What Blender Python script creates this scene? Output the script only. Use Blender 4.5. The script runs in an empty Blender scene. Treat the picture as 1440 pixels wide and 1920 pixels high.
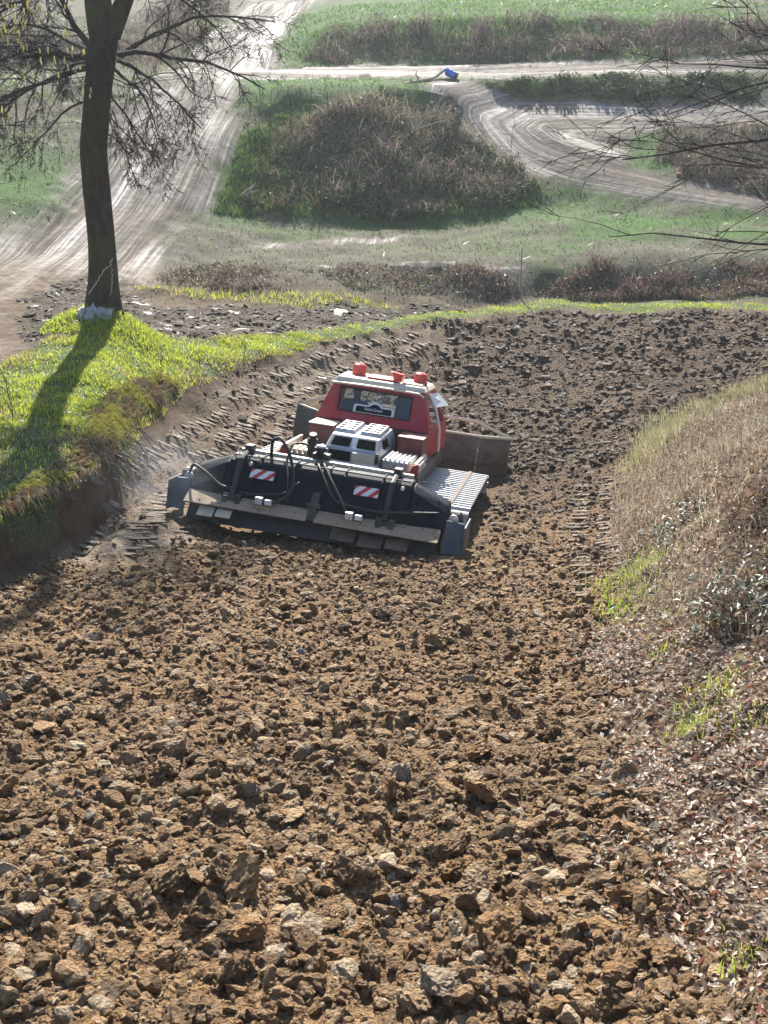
import bpy, bmesh, math, random
import numpy as np
from mathutils import Matrix, Vector, Euler

# ------------------------------------------------------------------ camera, sky, sun, exposure
SC = bpy.context.scene
COL = SC.collection
CAM_H = 9.0                                   # eye height over the bottom of the bowl
PITCH = math.radians(24.0)
FOC = 2200.0                                  # focal length for a 1440 x 1920 frame
cam_data = bpy.data.cameras.new('camera')
cam_data.sensor_fit = 'VERTICAL'
cam_data.sensor_height = 32.0
cam_data.sensor_width = 24.0
cam_data.lens = 32.0 * FOC / 1920.0
cam_data.clip_start = 0.05
cam_data.clip_end = 2000.0
cam = bpy.data.objects.new('camera', cam_data)
cam.location = (0, 0, CAM_H)
cam.rotation_euler = (math.radians(90) - PITCH, 0, 0)
COL.objects.link(cam)
SC.camera = cam

SUN_EL = math.radians(31.0)
SUN_AZ = math.radians(-2.8)                   # a little left of straight ahead
SUN_DIR = Vector((math.sin(SUN_AZ) * math.cos(SUN_EL), math.cos(SUN_AZ) * math.cos(SUN_EL), math.sin(SUN_EL)))
world = bpy.data.worlds.new('World')
SC.world = world
world.use_nodes = True
wn = world.node_tree.nodes
wl = world.node_tree.links
wn.clear()
sky = wn.new('ShaderNodeTexSky')
sky.sky_type = 'NISHITA'
sky.sun_disc = False
sky.sun_elevation = SUN_EL
sky.sun_rotation = SUN_AZ
sky.air_density = 1.0
sky.dust_density = 0.8
bgn = wn.new('ShaderNodeBackground')
bgn.inputs['Strength'].default_value = 0.085
won = wn.new('ShaderNodeOutputWorld')
wl.new(sky.outputs[0], bgn.inputs['Color'])
wl.new(bgn.outputs[0], won.inputs['Surface'])

sun_data = bpy.data.lights.new('sun', 'SUN')
sun_data.energy = 5.0
sun_data.angle = math.radians(0.6)
sun_data.color = (1.0, 0.95, 0.87)
sun = bpy.data.objects.new('sun', sun_data)
sun.rotation_euler = (-SUN_DIR).to_track_quat('-Z', 'Y').to_euler()
sun.location = (0, 60, 60)
COL.objects.link(sun)

SC.view_settings.view_transform = 'Standard'
SC.view_settings.look = 'None'
SC.view_settings.gamma = 1.0
SC.view_settings.use_curve_mapping = False
SC.view_settings.exposure = 1.5
SC.render.engine = 'CYCLES'
SC.cycles.use_denoising = True
SC.cycles.max_bounces = 4
SC.cycles.diffuse_bounces = 2
SC.cycles.use_adaptive_sampling = True
SC.cycles.adaptive_threshold = 0.02
SC.cycles.transparent_max_bounces = 8
SC.cycles.volume_bounces = 0
SC.cycles.sample_clamp_indirect = 6.0
SC.cycles.caustics_reflective = False
SC.cycles.caustics_refractive = False

rng = np.random.default_rng(11)
random.seed(11)

# ------------------------------------------------------------------ small maths
def _hash(ix, iy, seed):
    h = (ix.astype(np.int64) * 374761393 + iy.astype(np.int64) * 668265263 + seed * 1442695041) & 0xffffffff
    h = ((h ^ (h >> 13)) * 1274126177) & 0xffffffff
    h = (h ^ (h >> 16)) & 0xffffffff
    return h.astype(np.float64) / 4294967295.0

def vnoise(x, y, seed=0):
    ix = np.floor(x); iy = np.floor(y)
    fx = x - ix; fy = y - iy
    ux = fx * fx * (3 - 2 * fx); uy = fy * fy * (3 - 2 * fy)
    a = _hash(ix, iy, seed); b = _hash(ix + 1, iy, seed)
    c = _hash(ix, iy + 1, seed); d = _hash(ix + 1, iy + 1, seed)
    return (a + (b - a) * ux) * (1 - uy) + (c + (d - c) * ux) * uy

def fbm(x, y, seed=0, octaves=4):
    v = 0.0; amp = 0.5; tot = 0.0
    for i in range(octaves):
        v = v + amp * vnoise(x, y, seed + i * 17)
        tot += amp
        amp *= 0.5
        x = x * 2.03 + 13.7; y = y * 2.03 - 7.1
    return v / tot

def sstep(a, b, x):
    t = np.clip((x - a) / (b - a), 0, 1)
    return t * t * (3 - 2 * t)

# ------------------------------------------------------------------ the lie of the land
# Survey lines across the valley, near to far.  Each survey point is a sight line from the eye
# (column, row of a levelled 1440 x 1920 plate) with the drop below the eye in metres.
SP, CP = math.sin(PITCH), math.cos(PITCH)
def sight(u, v):
    q = v - 960.0
    return (u - 720.0) / (FOC * CP - q * SP), (FOC * SP + q * CP) / (FOC * CP - q * SP)

def line_uvd(pts):
    out = []
    for u, v, d in pts:
        s, t = sight(u, v)
        out.append((s, d / t, d))
    return sorted(out)

L_NEAR = [(-0.8, 1.0, 4.4), (0.0, 1.0, 4.38), (0.3, 1.0, 4.2), (0.8, 1.0, 3.6)]
L_FOOT = line_uvd([(-600, 1900, 5.15), (0, 1900, 5.12), (720, 1900, 5.15), (1150, 1900, 5.12), (1300, 1900, 4.98), (1440, 1900, 4.72), (1900, 1900, 3.9)])
L_BED1 = line_uvd([(-500, 1450, 5.55), (0, 1450, 5.65), (720, 1450, 5.85), (1050, 1450, 5.9), (1200, 1450, 5.78), (1300, 1450, 5.5), (1440, 1450, 5.05), (1900, 1450, 4.1)])
L_BED2 = line_uvd([(-500, 1200, 6.1), (0, 1180, 6.2), (300, 1150, 6.5), (720, 1150, 6.83), (1000, 1150, 6.95), (1120, 1150, 6.85), (1220, 1150, 6.35), (1330, 1150, 5.75), (1440, 1150, 5.3), (1900, 1150, 4.2)])
L_BED3 = line_uvd([(-500, 1170, 6.15), (0, 1100, 6.45), (180, 1020, 6.8), (230, 975, 6.95), (270, 925, 7.25), (350, 900, 7.75), (450, 890, 8.3), (600, 890, 8.65), (720, 890, 8.82), (950, 890, 9.0), (1100, 890, 8.9), (1160, 880, 8.6), (1230, 832, 7.85), (1320, 780, 7.1), (1440, 730, 6.3), (1900, 640, 5.4)])
L_WALL0 = line_uvd([(-500, 1150, 6.2), (0, 1095, 6.42), (100, 1055, 6.55), (180, 1005, 6.8), (235, 940, 6.95), (265, 880, 7.12), (335, 808, 7.45), (455, 738, 7.85), (600, 694, 8.42), (750, 700, 9.0), (950, 720, 9.2), (1150, 690, 9.0), (1440, 660, 8.6), (1900, 640, 8.3)])
L_WALL1 = line_uvd([(-500, 1020, 5.5), (0, 965, 5.75), (100, 930, 5.95), (200, 880, 6.12), (222, 830, 6.38), (250, 780, 6.72), (330, 720, 7.05), (450, 672, 7.55), (600, 632, 8.0), (750, 605, 8.35), (950, 582, 8.6), (1150, 577, 8.6), (1440, 580, 8.3), (1900, 580, 8.0)])
L_LIP = line_uvd([(-500, 800, 6.1), (0, 690, 6.2), (130, 612, 6.3), (200, 592, 6.3), (300, 625, 6.9), (450, 632, 7.55), (560, 622, 7.95), (750, 600, 8.42), (950, 577, 8.65), (1150, 571, 8.65), (1440, 574, 8.35), (1900, 574, 8.1)])
L_MUD0 = line_uvd([(-500, 760, 6.6), (0, 660, 6.6), (130, 590, 7.0), (300, 605, 7.4), (450, 612, 7.75), (560, 608, 8.0), (750, 593, 8.5), (950, 573, 8.75), (1150, 567, 8.8), (1440, 570, 8.5), (1900, 570, 8.2)])
L_MUD1 = line_uvd([(-500, 600, 7.3), (0, 560, 7.3), (130, 540, 7.5), (300, 565, 7.8), (500, 572, 8.0), (700, 570, 8.3), (950, 560, 8.7), (1150, 555, 8.8), (1440, 558, 8.6), (1900, 558, 8.4)])
L_FIELD = line_uvd([(-500, 500, 7.1), (0, 480, 7.3), (130, 470, 7.4), (300, 490, 7.6), (500, 490, 7.8), (700, 495, 7.9), (950, 500, 8.0), (1150, 490, 7.9), (1440, 480, 7.8), (1900, 470, 7.6)])
L_TOE = line_uvd([(-500, 400, 6.2), (0, 400, 6.6), (200, 400, 6.9), (330, 405, 7.1), (440, 412, 7.55), (520, 424, 7.85), (700, 428, 8.0), (900, 418, 7.95), (1050, 385, 7.6), (1250, 410, 7.6), (1440, 415, 7.5), (1900, 420, 7.3)])
L_CREST = line_uvd([(-500, 290, 5.2), (0, 300, 5.7), (250, 265, 5.3), (330, 263, 5.3), (400, 258, 5.25), (460, 248, 5.15), (520, 230, 5.0), (600, 200, 4.42), (700, 182, 4.05), (800, 190, 4.4), (870, 250, 5.5), (1000, 320, 6.7), (1250, 376, 7.2), (1440, 400, 7.35), (1900, 430, 7.4)])
L_BASIN = line_uvd([(-500, 200, 4.3), (0, 210, 4.6), (250, 180, 4.15), (380, 170, 4.0), (520, 165, 3.75), (700, 155, 3.6), (830, 160, 3.7), (880, 172, 4.1), (950, 195, 4.72), (1150, 197, 4.72), (1440, 200, 4.72), (1900, 200, 4.7)])
L_ROAD0 = line_uvd([(-500, 150, 3.6), (0, 160, 3.8), (250, 150, 3.7), (520, 148, 3.65), (850, 146, 3.65), (950, 145, 3.65), (1150, 140, 3.55), (1440, 132, 3.42), (1900, 130, 3.3)])
L_ROAD1 = line_uvd([(-500, 130, 3.5), (0, 130, 3.5), (250, 124, 3.4), (520, 130, 3.6), (850, 122, 3.4), (1150, 114, 3.15), (1440, 110, 3.0), (1900, 110, 3.0)])
L_BANK = line_uvd([(-500, 60, 2.0), (0, 70, 2.3), (250, 70, 2.35), (450, 60, 2.1), (520, 85, 2.75), (620, 42, 1.6), (850, 30, 1.25), (1150, 30, 1.25), (1440, 40, 1.5), (1900, 40, 1.5)])
L_TOP = [(-0.8, 95, -1.4), (0.8, 95, -1.4)]
L_HILL = [(-0.8, 150, -9.0), (0.8, 150, -9.0)]
L_HILL2 = [(-0.8, 420, -62.0), (0.8, 420, -62.0)]
LINES = [L_NEAR, L_FOOT, L_BED1, L_BED2, L_BED3, None, L_WALL0, L_WALL1, L_LIP, L_MUD0, L_MUD1, L_FIELD, L_TOE, L_CREST, L_BASIN, L_ROAD0, L_ROAD1, L_BANK, L_TOP, L_HILL, L_HILL2]
NS = 641
S_TAB = np.linspace(-0.8, 0.8, NS)
_ker = np.exp(-0.5 * (np.arange(-14, 15) / 4.0) ** 2); _ker /= _ker.sum()
def _smooth(a):
    p = np.pad(a, 14, mode='edge')
    return np.convolve(p, _ker, mode='valid')
Y_TAB = []; D_TAB = []
for Lx in LINES:
    if Lx is None:
        Y_TAB.append(None); D_TAB.append(None); continue
    a = np.array(Lx)
    Y_TAB.append(_smooth(np.interp(S_TAB, a[:, 0], a[:, 1])))
    D_TAB.append(_smooth(np.interp(S_TAB, a[:, 0], a[:, 2])))
_w = sstep(0.2, 0.27, S_TAB)                   # back foot of the leaf mound
Y_TAB[5] = (Y_TAB[4] + 0.3 * (Y_TAB[6] - Y_TAB[4])) * (1 - _w) + (Y_TAB[4] + 2.6) * _w
D_TAB[5] = (D_TAB[4] + 0.3 * (D_TAB[6] - D_TAB[4])) * (1 - _w) + 8.95 * _w
for k in range(1, len(Y_TAB)):
    Y_TAB[k] = np.maximum(Y_TAB[k], Y_TAB[k - 1] + 0.12)
Y_TAB = np.array(Y_TAB); D_TAB = np.array(D_TAB)

TREE_XY = None
def _drop(X, Y):
    s = np.clip(X / np.maximum(Y, 0.3), -0.8, 0.8)
    fi = (s + 0.8) / 1.6 * (NS - 1)
    i = np.clip(fi.astype(int), 0, NS - 2); t = fi - i
    d = np.zeros_like(X)
    yk = Y_TAB[0][i] * (1 - t) + Y_TAB[0][i + 1] * t
    dk = D_TAB[0][i] * (1 - t) + D_TAB[0][i + 1] * t
    d[:] = dk
    for k in range(1, len(Y_TAB)):
        y2 = Y_TAB[k][i] * (1 - t) + Y_TAB[k][i + 1] * t
        d2 = D_TAB[k][i] * (1 - t) + D_TAB[k][i + 1] * t
        m = Y >= yk
        w = np.clip((Y - yk) / (y2 - yk), 0, 1)
        d = np.where(m, dk + (d2 - dk) * w, d)
        yk, dk = y2, d2
    return d

def height(X, Y):
    """Large-scale ground height in metres."""
    X = np.asarray(X, float); Y = np.asarray(Y, float)
    d = 0.0
    for o, w in ((-0.014, 0.25), (0.0, 0.5), (0.014, 0.25)):
        d = d + w * _drop(X, Y * (1 + o))
    z = CAM_H - d
    z = z + 0.55 * np.exp(-(((X - 5.2) / 1.3) ** 2 + ((Y - 13.6) / 2.2) ** 2))      # hump of the leaf mound
    if TREE_XY is not None:
        z = z + 0.30 * np.exp(-(((X - TREE_XY[0]) / 0.95) ** 2 + ((Y - TREE_XY[1] + 0.2) / 0.8) ** 2))
    return z

_YS = np.exp(np.linspace(math.log(2.0), math.log(140.0), 1500))
def ground_at(u, v):
    """Where a sight line meets the ground."""
    s, t = sight(u, v)
    z = height(s * _YS, _YS)
    ray = CAM_H - t * _YS
    k = np.argmax(z >= ray)
    if k == 0:
        k = len(_YS) - 1
    a = (ray[k - 1] - z[k - 1]); b = (z[k] - ray[k])
    y = _YS[k - 1] + (_YS[k] - _YS[k - 1]) * (a / (a + b) if a + b > 1e-9 else 0.5)
    return np.array([s * y, y])

def zat(x, y):
    return float(height(np.array([x]), np.array([y]))[0])

_t = ground_at(196, 600)
TREE_XY = (float(_t[0]), float(_t[1]))

def poly_px(pts):
    return np.array([ground_at(u, v) for u, v in pts])

def signed(poly, X, Y):
    """Signed distance to a closed polygon in metres, positive inside."""
    best = np.full(X.shape, 1e9); inside = np.zeros(X.shape, bool)
    n = len(poly)
    for i in range(n):
        ax, ay = poly[i]; bx, by = poly[(i + 1) % n]
        ex, ey = bx - ax, by - ay
        t = np.clip(((X - ax) * ex + (Y - ay) * ey) / (ex * ex + ey * ey + 1e-12), 0, 1)
        d = (X - ax - t * ex) ** 2 + (Y - ay - t * ey) ** 2
        best = np.minimum(best, d)
        c = ((ay > Y) != (by > Y))
        with np.errstate(divide='ignore', invalid='ignore'):
            xi = ax + (Y - ay) * ex / (ey if abs(ey) > 1e-12 else 1e-12)
        inside ^= c & (X < xi)
    return np.where(inside, 1, -1) * np.sqrt(best)

def along(path, X, Y):
    """Signed distance across and length along a polyline."""
    best = np.full(X.shape, 1e9); ac = np.zeros(X.shape); al = np.zeros(X.shape)
    L = 0.0
    for i in range(len(path) - 1):
        ax, ay = path[i]; ex, ey = path[i + 1] - path[i]
        ln = math.hypot(ex, ey)
        t = np.clip(((X - ax) * ex + (Y - ay) * ey) / (ln * ln), 0, 1)
        dx, dy = X - ax - t * ex, Y - ay - t * ey
        d = np.hypot(dx, dy); m = d < best
        sg = np.sign(ex * dy - ey * dx)
        best = np.where(m, d, best); ac = np.where(m, d * sg, ac); al = np.where(m, L + t * ln, al)
        L += ln
    return ac, al

# ------------------------------------------------------------------ zones of the ground
WALL_TOP = [(-500, 1030), (0, 962), (100, 926), (200, 876), (222, 830), (252, 782), (335, 722), (455, 674), (605, 635), (750, 608), (885, 591), (1060, 578), (1440, 580), (1800, 580)]
Z_GRASS = poly_px(WALL_TOP + [(1800, 571), (1440, 571), (1060, 568), (950, 571), (880, 581), (750, 597), (620, 616), (450, 631), (350, 638), (290, 622), (230, 598), (150, 608), (100, 635), (0, 690), (-500, 810)])
Z_MUD = poly_px([(70, 650), (100, 635), (150, 608), (230, 598), (290, 622), (350, 638), (450, 631), (620, 616), (750, 597), (880, 582), (880, 573), (700, 577), (480, 577), (310, 572), (275, 560), (240, 545), (180, 520), (120, 530), (40, 560), (20, 610)])
Z_DIRT = poly_px([(-500, 800), (0, 690), (70, 650), (20, 610), (40, 560), (120, 530), (180, 520), (240, 545), (300, 520), (330, 470), (300, 440), (340, 410), (385, 385), (425, 320), (445, 230), (440, 165), (450, 150), (530, 128), (515, 95), (550, 40), (620, -10), (470, -12), (430, 40), (370, 95), (280, 150), (200, 230), (150, 310), (105, 385), (0, 440), (-500, 560)])
Z_ROAD = poly_px([(380, 152), (540, 128), (850, 121), (1150, 114), (1440, 109), (1800, 106), (1800, 130), (1440, 131), (1150, 139), (950, 146), (860, 148), (700, 146), (450, 149)])
Z_TURN = poly_px([(800, 165), (845, 215), (870, 252), (940, 292), (1000, 322), (1100, 350), (1250, 377), (1440, 399), (1800, 430), (1800, 370), (1440, 368), (1300, 345), (1200, 320), (1168, 290), (1182, 262), (1240, 240), (1440, 235), (1800, 235), (1800, 200), (1440, 199), (1100, 196), (1000, 185), (930, 165), (885, 151), (820, 150)])
_ledge = poly_px([(1500, 1990), (1425, 1850), (1340, 1700), (1265, 1550), (1200, 1400), (1150, 1250), (1128, 1100), (1140, 1000), (1165, 900), (1228, 836)])
Z_LEAF = np.vstack([_ledge, np.array([(5.6, 22.4), (8.2, 23.2), (20, 23.5), (20, 0.5), (2.6, 0.5)])])
Z_TILL = np.vstack([poly_px([(-500, 1165), (0, 1098), (60, 1080), (180, 1008), (232, 935), (262, 862), (335, 780), (400, 728), (460, 690), (600, 644), (750, 613), (885, 596), (1060, 583), (1440, 585), (1800, 585)]), np.array([(25, 28), (25, 0.6), (-8, 0.6), (-12, 6)])])
Z_STRIP1 = poly_px([(440, 464), (520, 453), (640, 446), (770, 440), (785, 448), (640, 456), (560, 462), (470, 470)])
Z_STRIP2 = poly_px([(560, 504), (700, 499), (860, 497), (985, 499), (985, 506), (860, 505), (700, 507)])
P_DIRT = poly_px([(-300, 640), (60, 560), (180, 470), (270, 360), (330, 250), (390, 170), (450, 90), (530, 10)])
P_TURN = np.vstack([poly_px([(1800, 400), (1440, 383), (1250, 355), (1100, 322), (990, 280), (950, 240)]), poly_px([(990, 216), (1100, 215), (1440, 217), (1800, 217)])])
P_ROAD = poly_px([(300, 150), (540, 138), (850, 133), (1440, 120), (1800, 118)])

P_TREAD = [poly_px([(205, 1040), (245, 965), (285, 905), (340, 850), (420, 795), (500, 742), (600, 688), (700, 655), (800, 635)]), poly_px([(300, 1000), (345, 930), (400, 868), (470, 812), (540, 765)])]
def packed(X, Y):
    """Where the belts have pressed the earth smooth."""
    a = np.minimum(np.abs(along(P_TREAD[0], X, Y)[0]), np.abs(along(P_TREAD[1], X, Y)[0]))
    return sstep(1.0, 0.45, a + (fbm(X * 1.5, Y * 1.5, 58, 3) - 0.5) * 0.8)

def zones(X, Y):
    n1 = (fbm(X * 0.9, Y * 0.9, 5, 3) - 0.5)
    n2 = (fbm(X * 3.1, Y * 3.1, 9, 2) - 0.5)
    def w(poly, soft, amp):
        return sstep(-soft, soft, signed(poly, X, Y) + n1 * amp + n2 * amp * 0.5)
    till = w(Z_TILL, 0.15, 0.35)
    leaf = w(Z_LEAF, 0.35, 1.0)
    grass = w(Z_GRASS, 0.18, 0.5)
    mud = w(Z_MUD, 0.4, 1.0)
    dirt = np.maximum(np.maximum(w(Z_DIRT, 0.7, 1.6), w(Z_ROAD, 0.5, 0.9)), w(Z_TURN, 0.4, 0.9))
    dirt = np.maximum(dirt, 0.75 * np.maximum(w(Z_STRIP1, 0.3, 1.0), w(Z_STRIP2, 0.2, 0.5)))
    till = till * (1 - leaf)
    grass = grass * (1 - till) * (1 - leaf)
    mud = mud * (1 - till) * (1 - grass) * (1 - leaf)
    dirt = dirt * (1 - till) * (1 - grass) * (1 - leaf) * (1 - mud)
    # bare cut of the wall between the tilled bed and the turf
    cut = sstep(0.02, -0.02, np.maximum(np.maximum(till, grass), np.maximum(leaf, mud)) - 0.5) * sstep(36, 33, Y + 0.0 * X) * (Y < 36)
    return till, mud, dirt, grass, leaf, cut

# how green the open field is (turf, against dry straw and bare earth)
GREEN_SPOTS = [((480, 562), 3.4, 0.55, 1.0), ((640, 566), 3.0, 0.55, 0.9), ((380, 557), 1.6, 0.5, 0.9), ((700, 395), 5.0, 1.6, 0.8), ((950, 395), 4.0, 1.6, 0.85), ((1080, 385), 3.0, 1.5, 0.8), ((520, 155), 4.5, 3.5, 0.9), ((640, 155), 3.5, 3.0, 0.9), ((740, 158), 2.5, 2.0, 0.7), ((450, 330), 1.3, 4.0, 0.8), ((420, 390), 1.8, 2.2, 0.7), ((1200, 420), 3.0, 1.2, 0.9), ((1330, 415), 2.6, 1.2, 0.95), ((1130, 440), 2.6, 1.0, 0.8), ((1050, 460), 2.0, 0.8, 0.7), ((1380, 440), 2.0, 0.9, 0.8), ((1210, 280), 2.0, 3.0, 1.0), ((700, 20), 9, 8, 1.0), ((900, 15), 9, 8, 1.0), ((1150, 15), 9, 9, 0.9), ((600, 60), 3.5, 3, 1.0), ((560, 100), 2.5, 2.5, 0.9), ((80, 350), 3.0, 3.2, 0.75), ((20, 300), 3.0, 3.0, 0.5), ((1000, 160), 3.5, 1.2, 0.6), ((1050, 160), 3.5, 1.2, 0.6), ((950, 440), 3.5, 1.5, 0.5), ((600, 440), 3.0, 1.0, 0.35), ((1360, 560), 3.0, 0.5, 0.5)]
_gs = [(ground_at(*c), a, b, k) for c, a, b, k in GREEN_SPOTS]
def greenness(X, Y):
    g = np.zeros(X.shape)
    for c, a, b, k in _gs:
        g = np.maximum(g, k * np.exp(-(((X - c[0]) / a) ** 2 + ((Y - c[1]) / b) ** 2)))
    n = fbm(X * 0.55, Y * 0.55, 31, 4)
    g = g + (n - 0.45) * 0.9
    return np.clip(g, 0, 1)

def rough(X, Y, till, mud, dirt, grass, leaf):
    """Small relief on top of the large-scale ground."""
    far = sstep(30, 10, Y)
    h = till * ((fbm(X * 2.2, Y * 2.2, 3, 4) - 0.5) * 0.26 + far * (fbm(X * 9, Y * 9, 4, 2) - 0.5) * 0.07)
    h = h + mud * (fbm(X * 1.8, Y * 1.8, 6, 3) - 0.5) * 0.22
    h = h + (1 - till) * (1 - dirt) * (1 - mud) * (fbm(X * 0.8, Y * 0.8, 7, 4) - 0.5) * 0.28
    h = h + leaf * (fbm(X * 2.4, Y * 2.4, 8, 3) - 0.5) * 0.2
    return h

def surf(X, Y):
    X = np.asarray(X, float); Y = np.asarray(Y, float)
    t, m, d, g, l, c = zones(X, Y)
    return height(X, Y) + rough(X, Y, t, m, d, g, l)

# ------------------------------------------------------------------ mesh helpers
def mesh_obj(name, V, F, mat=None, parent=None, attrs=None, smooth=False, midx=None):
    """V (n,3); F either (m,k) array or list of arrays of differing k."""
    V = np.asarray(V, np.float32)
    if isinstance(F, np.ndarray):
        F = [F]
    F = [np.asarray(f, np.int32) for f in F if len(f)]
    me = bpy.data.meshes.new(name)
    me.vertices.add(len(V))
    me.vertices.foreach_set('co', V.ravel())
    tot = sum(f.size for f in F); npoly = sum(len(f) for f in F)
    me.loops.add(tot)
    me.loops.foreach_set('vertex_index', np.concatenate([f.ravel() for f in F]))
    me.polygons.add(npoly)
    lt = np.concatenate([np.full(len(f), f.shape[1], np.int32) for f in F])
    ls = np.concatenate([[0], np.cumsum(lt)[:-1]]).astype(np.int32)
    me.polygons.foreach_set('loop_start', ls)
    me.polygons.foreach_set('use_smooth', np.full(npoly, bool(smooth)))
    me.update(calc_edges=True)
    if attrs:
        for k, a in attrs.items():
            a = np.asarray(a, np.float32)
            if a.ndim == 1:
                at = me.attributes.new(k, 'FLOAT', 'POINT'); at.data.foreach_set('value', a)
            else:
                if a.shape[1] == 3:
                    a = np.c_[a, np.ones(len(a), np.float32)].astype(np.float32)
                at = me.attributes.new(k, 'FLOAT_COLOR', 'POINT'); at.data.foreach_set('color', a.ravel())
    if mat is not None:
        me.materials.append(mat)
    o = bpy.data.objects.new(name, me)
    COL.objects.link(o)
    if parent is not None:
        o.parent = parent
    return o

def tag(o, label=None, cat=None, group=None, kind=None):
    if label: o['label'] = label
    if cat: o['category'] = cat
    if group: o['group'] = group
    if kind: o['kind'] = kind
    return o

def empty(name, loc=(0, 0, 0), rot=(0, 0, 0)):
    o = bpy.data.objects.new(name, None)
    o.location = loc; o.rotation_euler = rot
    o.empty_display_size = 0.2
    COL.objects.link(o)
    return o

class Bag:
    """Collects pieces of geometry that become one mesh."""
    def __init__(self):
        self.V = []; self.F = {}; self.C = []; self.n = 0
    def add(self, V, F, col=None):
        V = np.asarray(V, float)
        fs = F if isinstance(F, list) else [F]
        for f in fs:
            f = np.asarray(f, int)
            if f.size:
                self.F.setdefault(f.shape[1], []).append(f + self.n)
        self.V.append(V); self.n += len(V)
        if col is not None:
            c = np.asarray(col, float)
            if c.ndim == 1:
                c = np.tile(c, (len(V), 1))
            self.C.append(c)
    def build(self, name, mat, parent=None, smooth=False):
        V = np.concatenate(self.V)
        F = [np.concatenate(v) for v in self.F.values()]
        attrs = {'col': np.concatenate(self.C)} if self.C else None
        return mesh_obj(name, V, F, mat, parent, attrs, smooth)

def tube(pts, rad, sides=6, cap=True):
    pts = np.asarray(pts, float); n = len(pts)
    rad = np.full(n, rad) if np.isscalar(rad) else np.asarray(rad, float)
    tan = np.gradient(pts, axis=0)
    tan /= np.linalg.norm(tan, axis=1)[:, None] + 1e-9
    ref = np.array([0, 0, 1.0]) if abs(tan[0, 2]) < 0.9 else np.array([1.0, 0, 0])
    V = []
    for i in range(n):
        a = np.cross(tan[i], ref); a /= np.linalg.norm(a) + 1e-9
        b = np.cross(tan[i], a)
        ref = np.cross(a, tan[i])
        th = np.arange(sides) / sides * 2 * math.pi
        V.append(pts[i] + rad[i] * (np.cos(th)[:, None] * a + np.sin(th)[:, None] * b))
    V = np.concatenate(V)
    i = np.arange(n - 1)[:, None] * sides; j = np.arange(sides)[None, :]; k = (j + 1) % sides
    F = [np.stack([i + j, i + k, i + sides + k, i + sides + j], -1).reshape(-1, 4)]
    if cap:
        F.append(np.arange(sides)[None, ::-1]); F.append((np.arange(sides) + (n - 1) * sides)[None, :])
    return V, F

def box(x0, x1, y0, y1, z0, z1):
    return hexa([(x0, y0, z0), (x1, y0, z0), (x1, y1, z0), (x0, y1, z0)], [(x0, y0, z1), (x1, y0, z1), (x1, y1, z1), (x0, y1, z1)])

def hexa(b, t):
    V = np.array(list(b) + list(t), float)
    F = np.array([(3, 2, 1, 0), (4, 5, 6, 7), (0, 1, 5, 4), (1, 2, 6, 5), (2, 3, 7, 6), (3, 0, 4, 7)])
    return V, F

def extrude_x(profile, x0, x1, scale1=None):
    """Closed (y,z) profile swept along x."""
    p = np.asarray(profile, float); n = len(p)
    q = p if scale1 is None else np.asarray(scale1, float)
    V = np.concatenate([np.c_[np.full(n, x0), p], np.c_[np.full(n, x1), q]])
    i = np.arange(n); k = (i + 1) % n
    return V, [np.stack([i, i + n, k + n, k], -1), np.arange(n)[None, :], (np.arange(n) + n)[None, ::-1]]

def lathe(profile, sides=20, axis='z', origin=(0, 0, 0)):
    p = np.asarray(profile, float); n = len(p)
    th = np.arange(sides) / sides * 2 * math.pi
    V = np.stack([p[:, 0][:, None] * np.cos(th), p[:, 0][:, None] * np.sin(th), np.repeat(p[:, 1][:, None], sides, 1)], -1).reshape(-1, 3)
    if axis == 'x': V = V[:, [2, 0, 1]]
    if axis == 'y': V = V[:, [1, 2, 0]]
    V = V + np.array(origin)
    i = np.arange(n - 1)[:, None] * sides; j = np.arange(sides)[None, :]; k = (j + 1) % sides
    F = [np.stack([i + j, i + k, i + sides + k, i + sides + j], -1).reshape(-1, 4), np.arange(sides)[None, ::-1], (np.arange(sides) + (n - 1) * sides)[None, :]]
    return V, F

def part(name, shapes, mat, parent, bevel=0.0, smooth=False, label=None):
    """One mesh object out of one or more shapes, edges bevelled."""
    bm = bmesh.new()
    if isinstance(shapes, tuple): shapes = [shapes]
    for V, F in shapes:
        vs = [bm.verts.new(v) for v in V]
        for f in (F if isinstance(F, list) else [F]):
            for q in np.asarray(f):
                try: bm.faces.new([vs[i] for i in q])
                except ValueError: pass
    bmesh.ops.recalc_face_normals(bm, faces=bm.faces)
    if bevel > 0:
        es = [e for e in bm.edges if len(e.link_faces) == 2 and e.calc_face_angle(0) > 0.5]
        bmesh.ops.bevel(bm, geom=es, offset=bevel, segments=2, profile=0.6, affect='EDGES', clamp_overlap=True)
    me = bpy.data.meshes.new(name)
    bm.to_mesh(me); bm.free()
    if smooth:
        me.polygons.foreach_set('use_smooth', np.ones(len(me.polygons), bool))
    me.materials.append(mat)
    o = bpy.data.objects.new(name, me)
    COL.objects.link(o)
    o.parent = parent
    if label: o['label'] = label
    return o

# ------------------------------------------------------------------ materials
def new_mat(name):
    m = bpy.data.materials.new(name); m.use_nodes = True
    nt = m.node_tree; nt.nodes.clear()
    out = nt.nodes.new('ShaderNodeOutputMaterial')
    return m, nt, out

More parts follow.
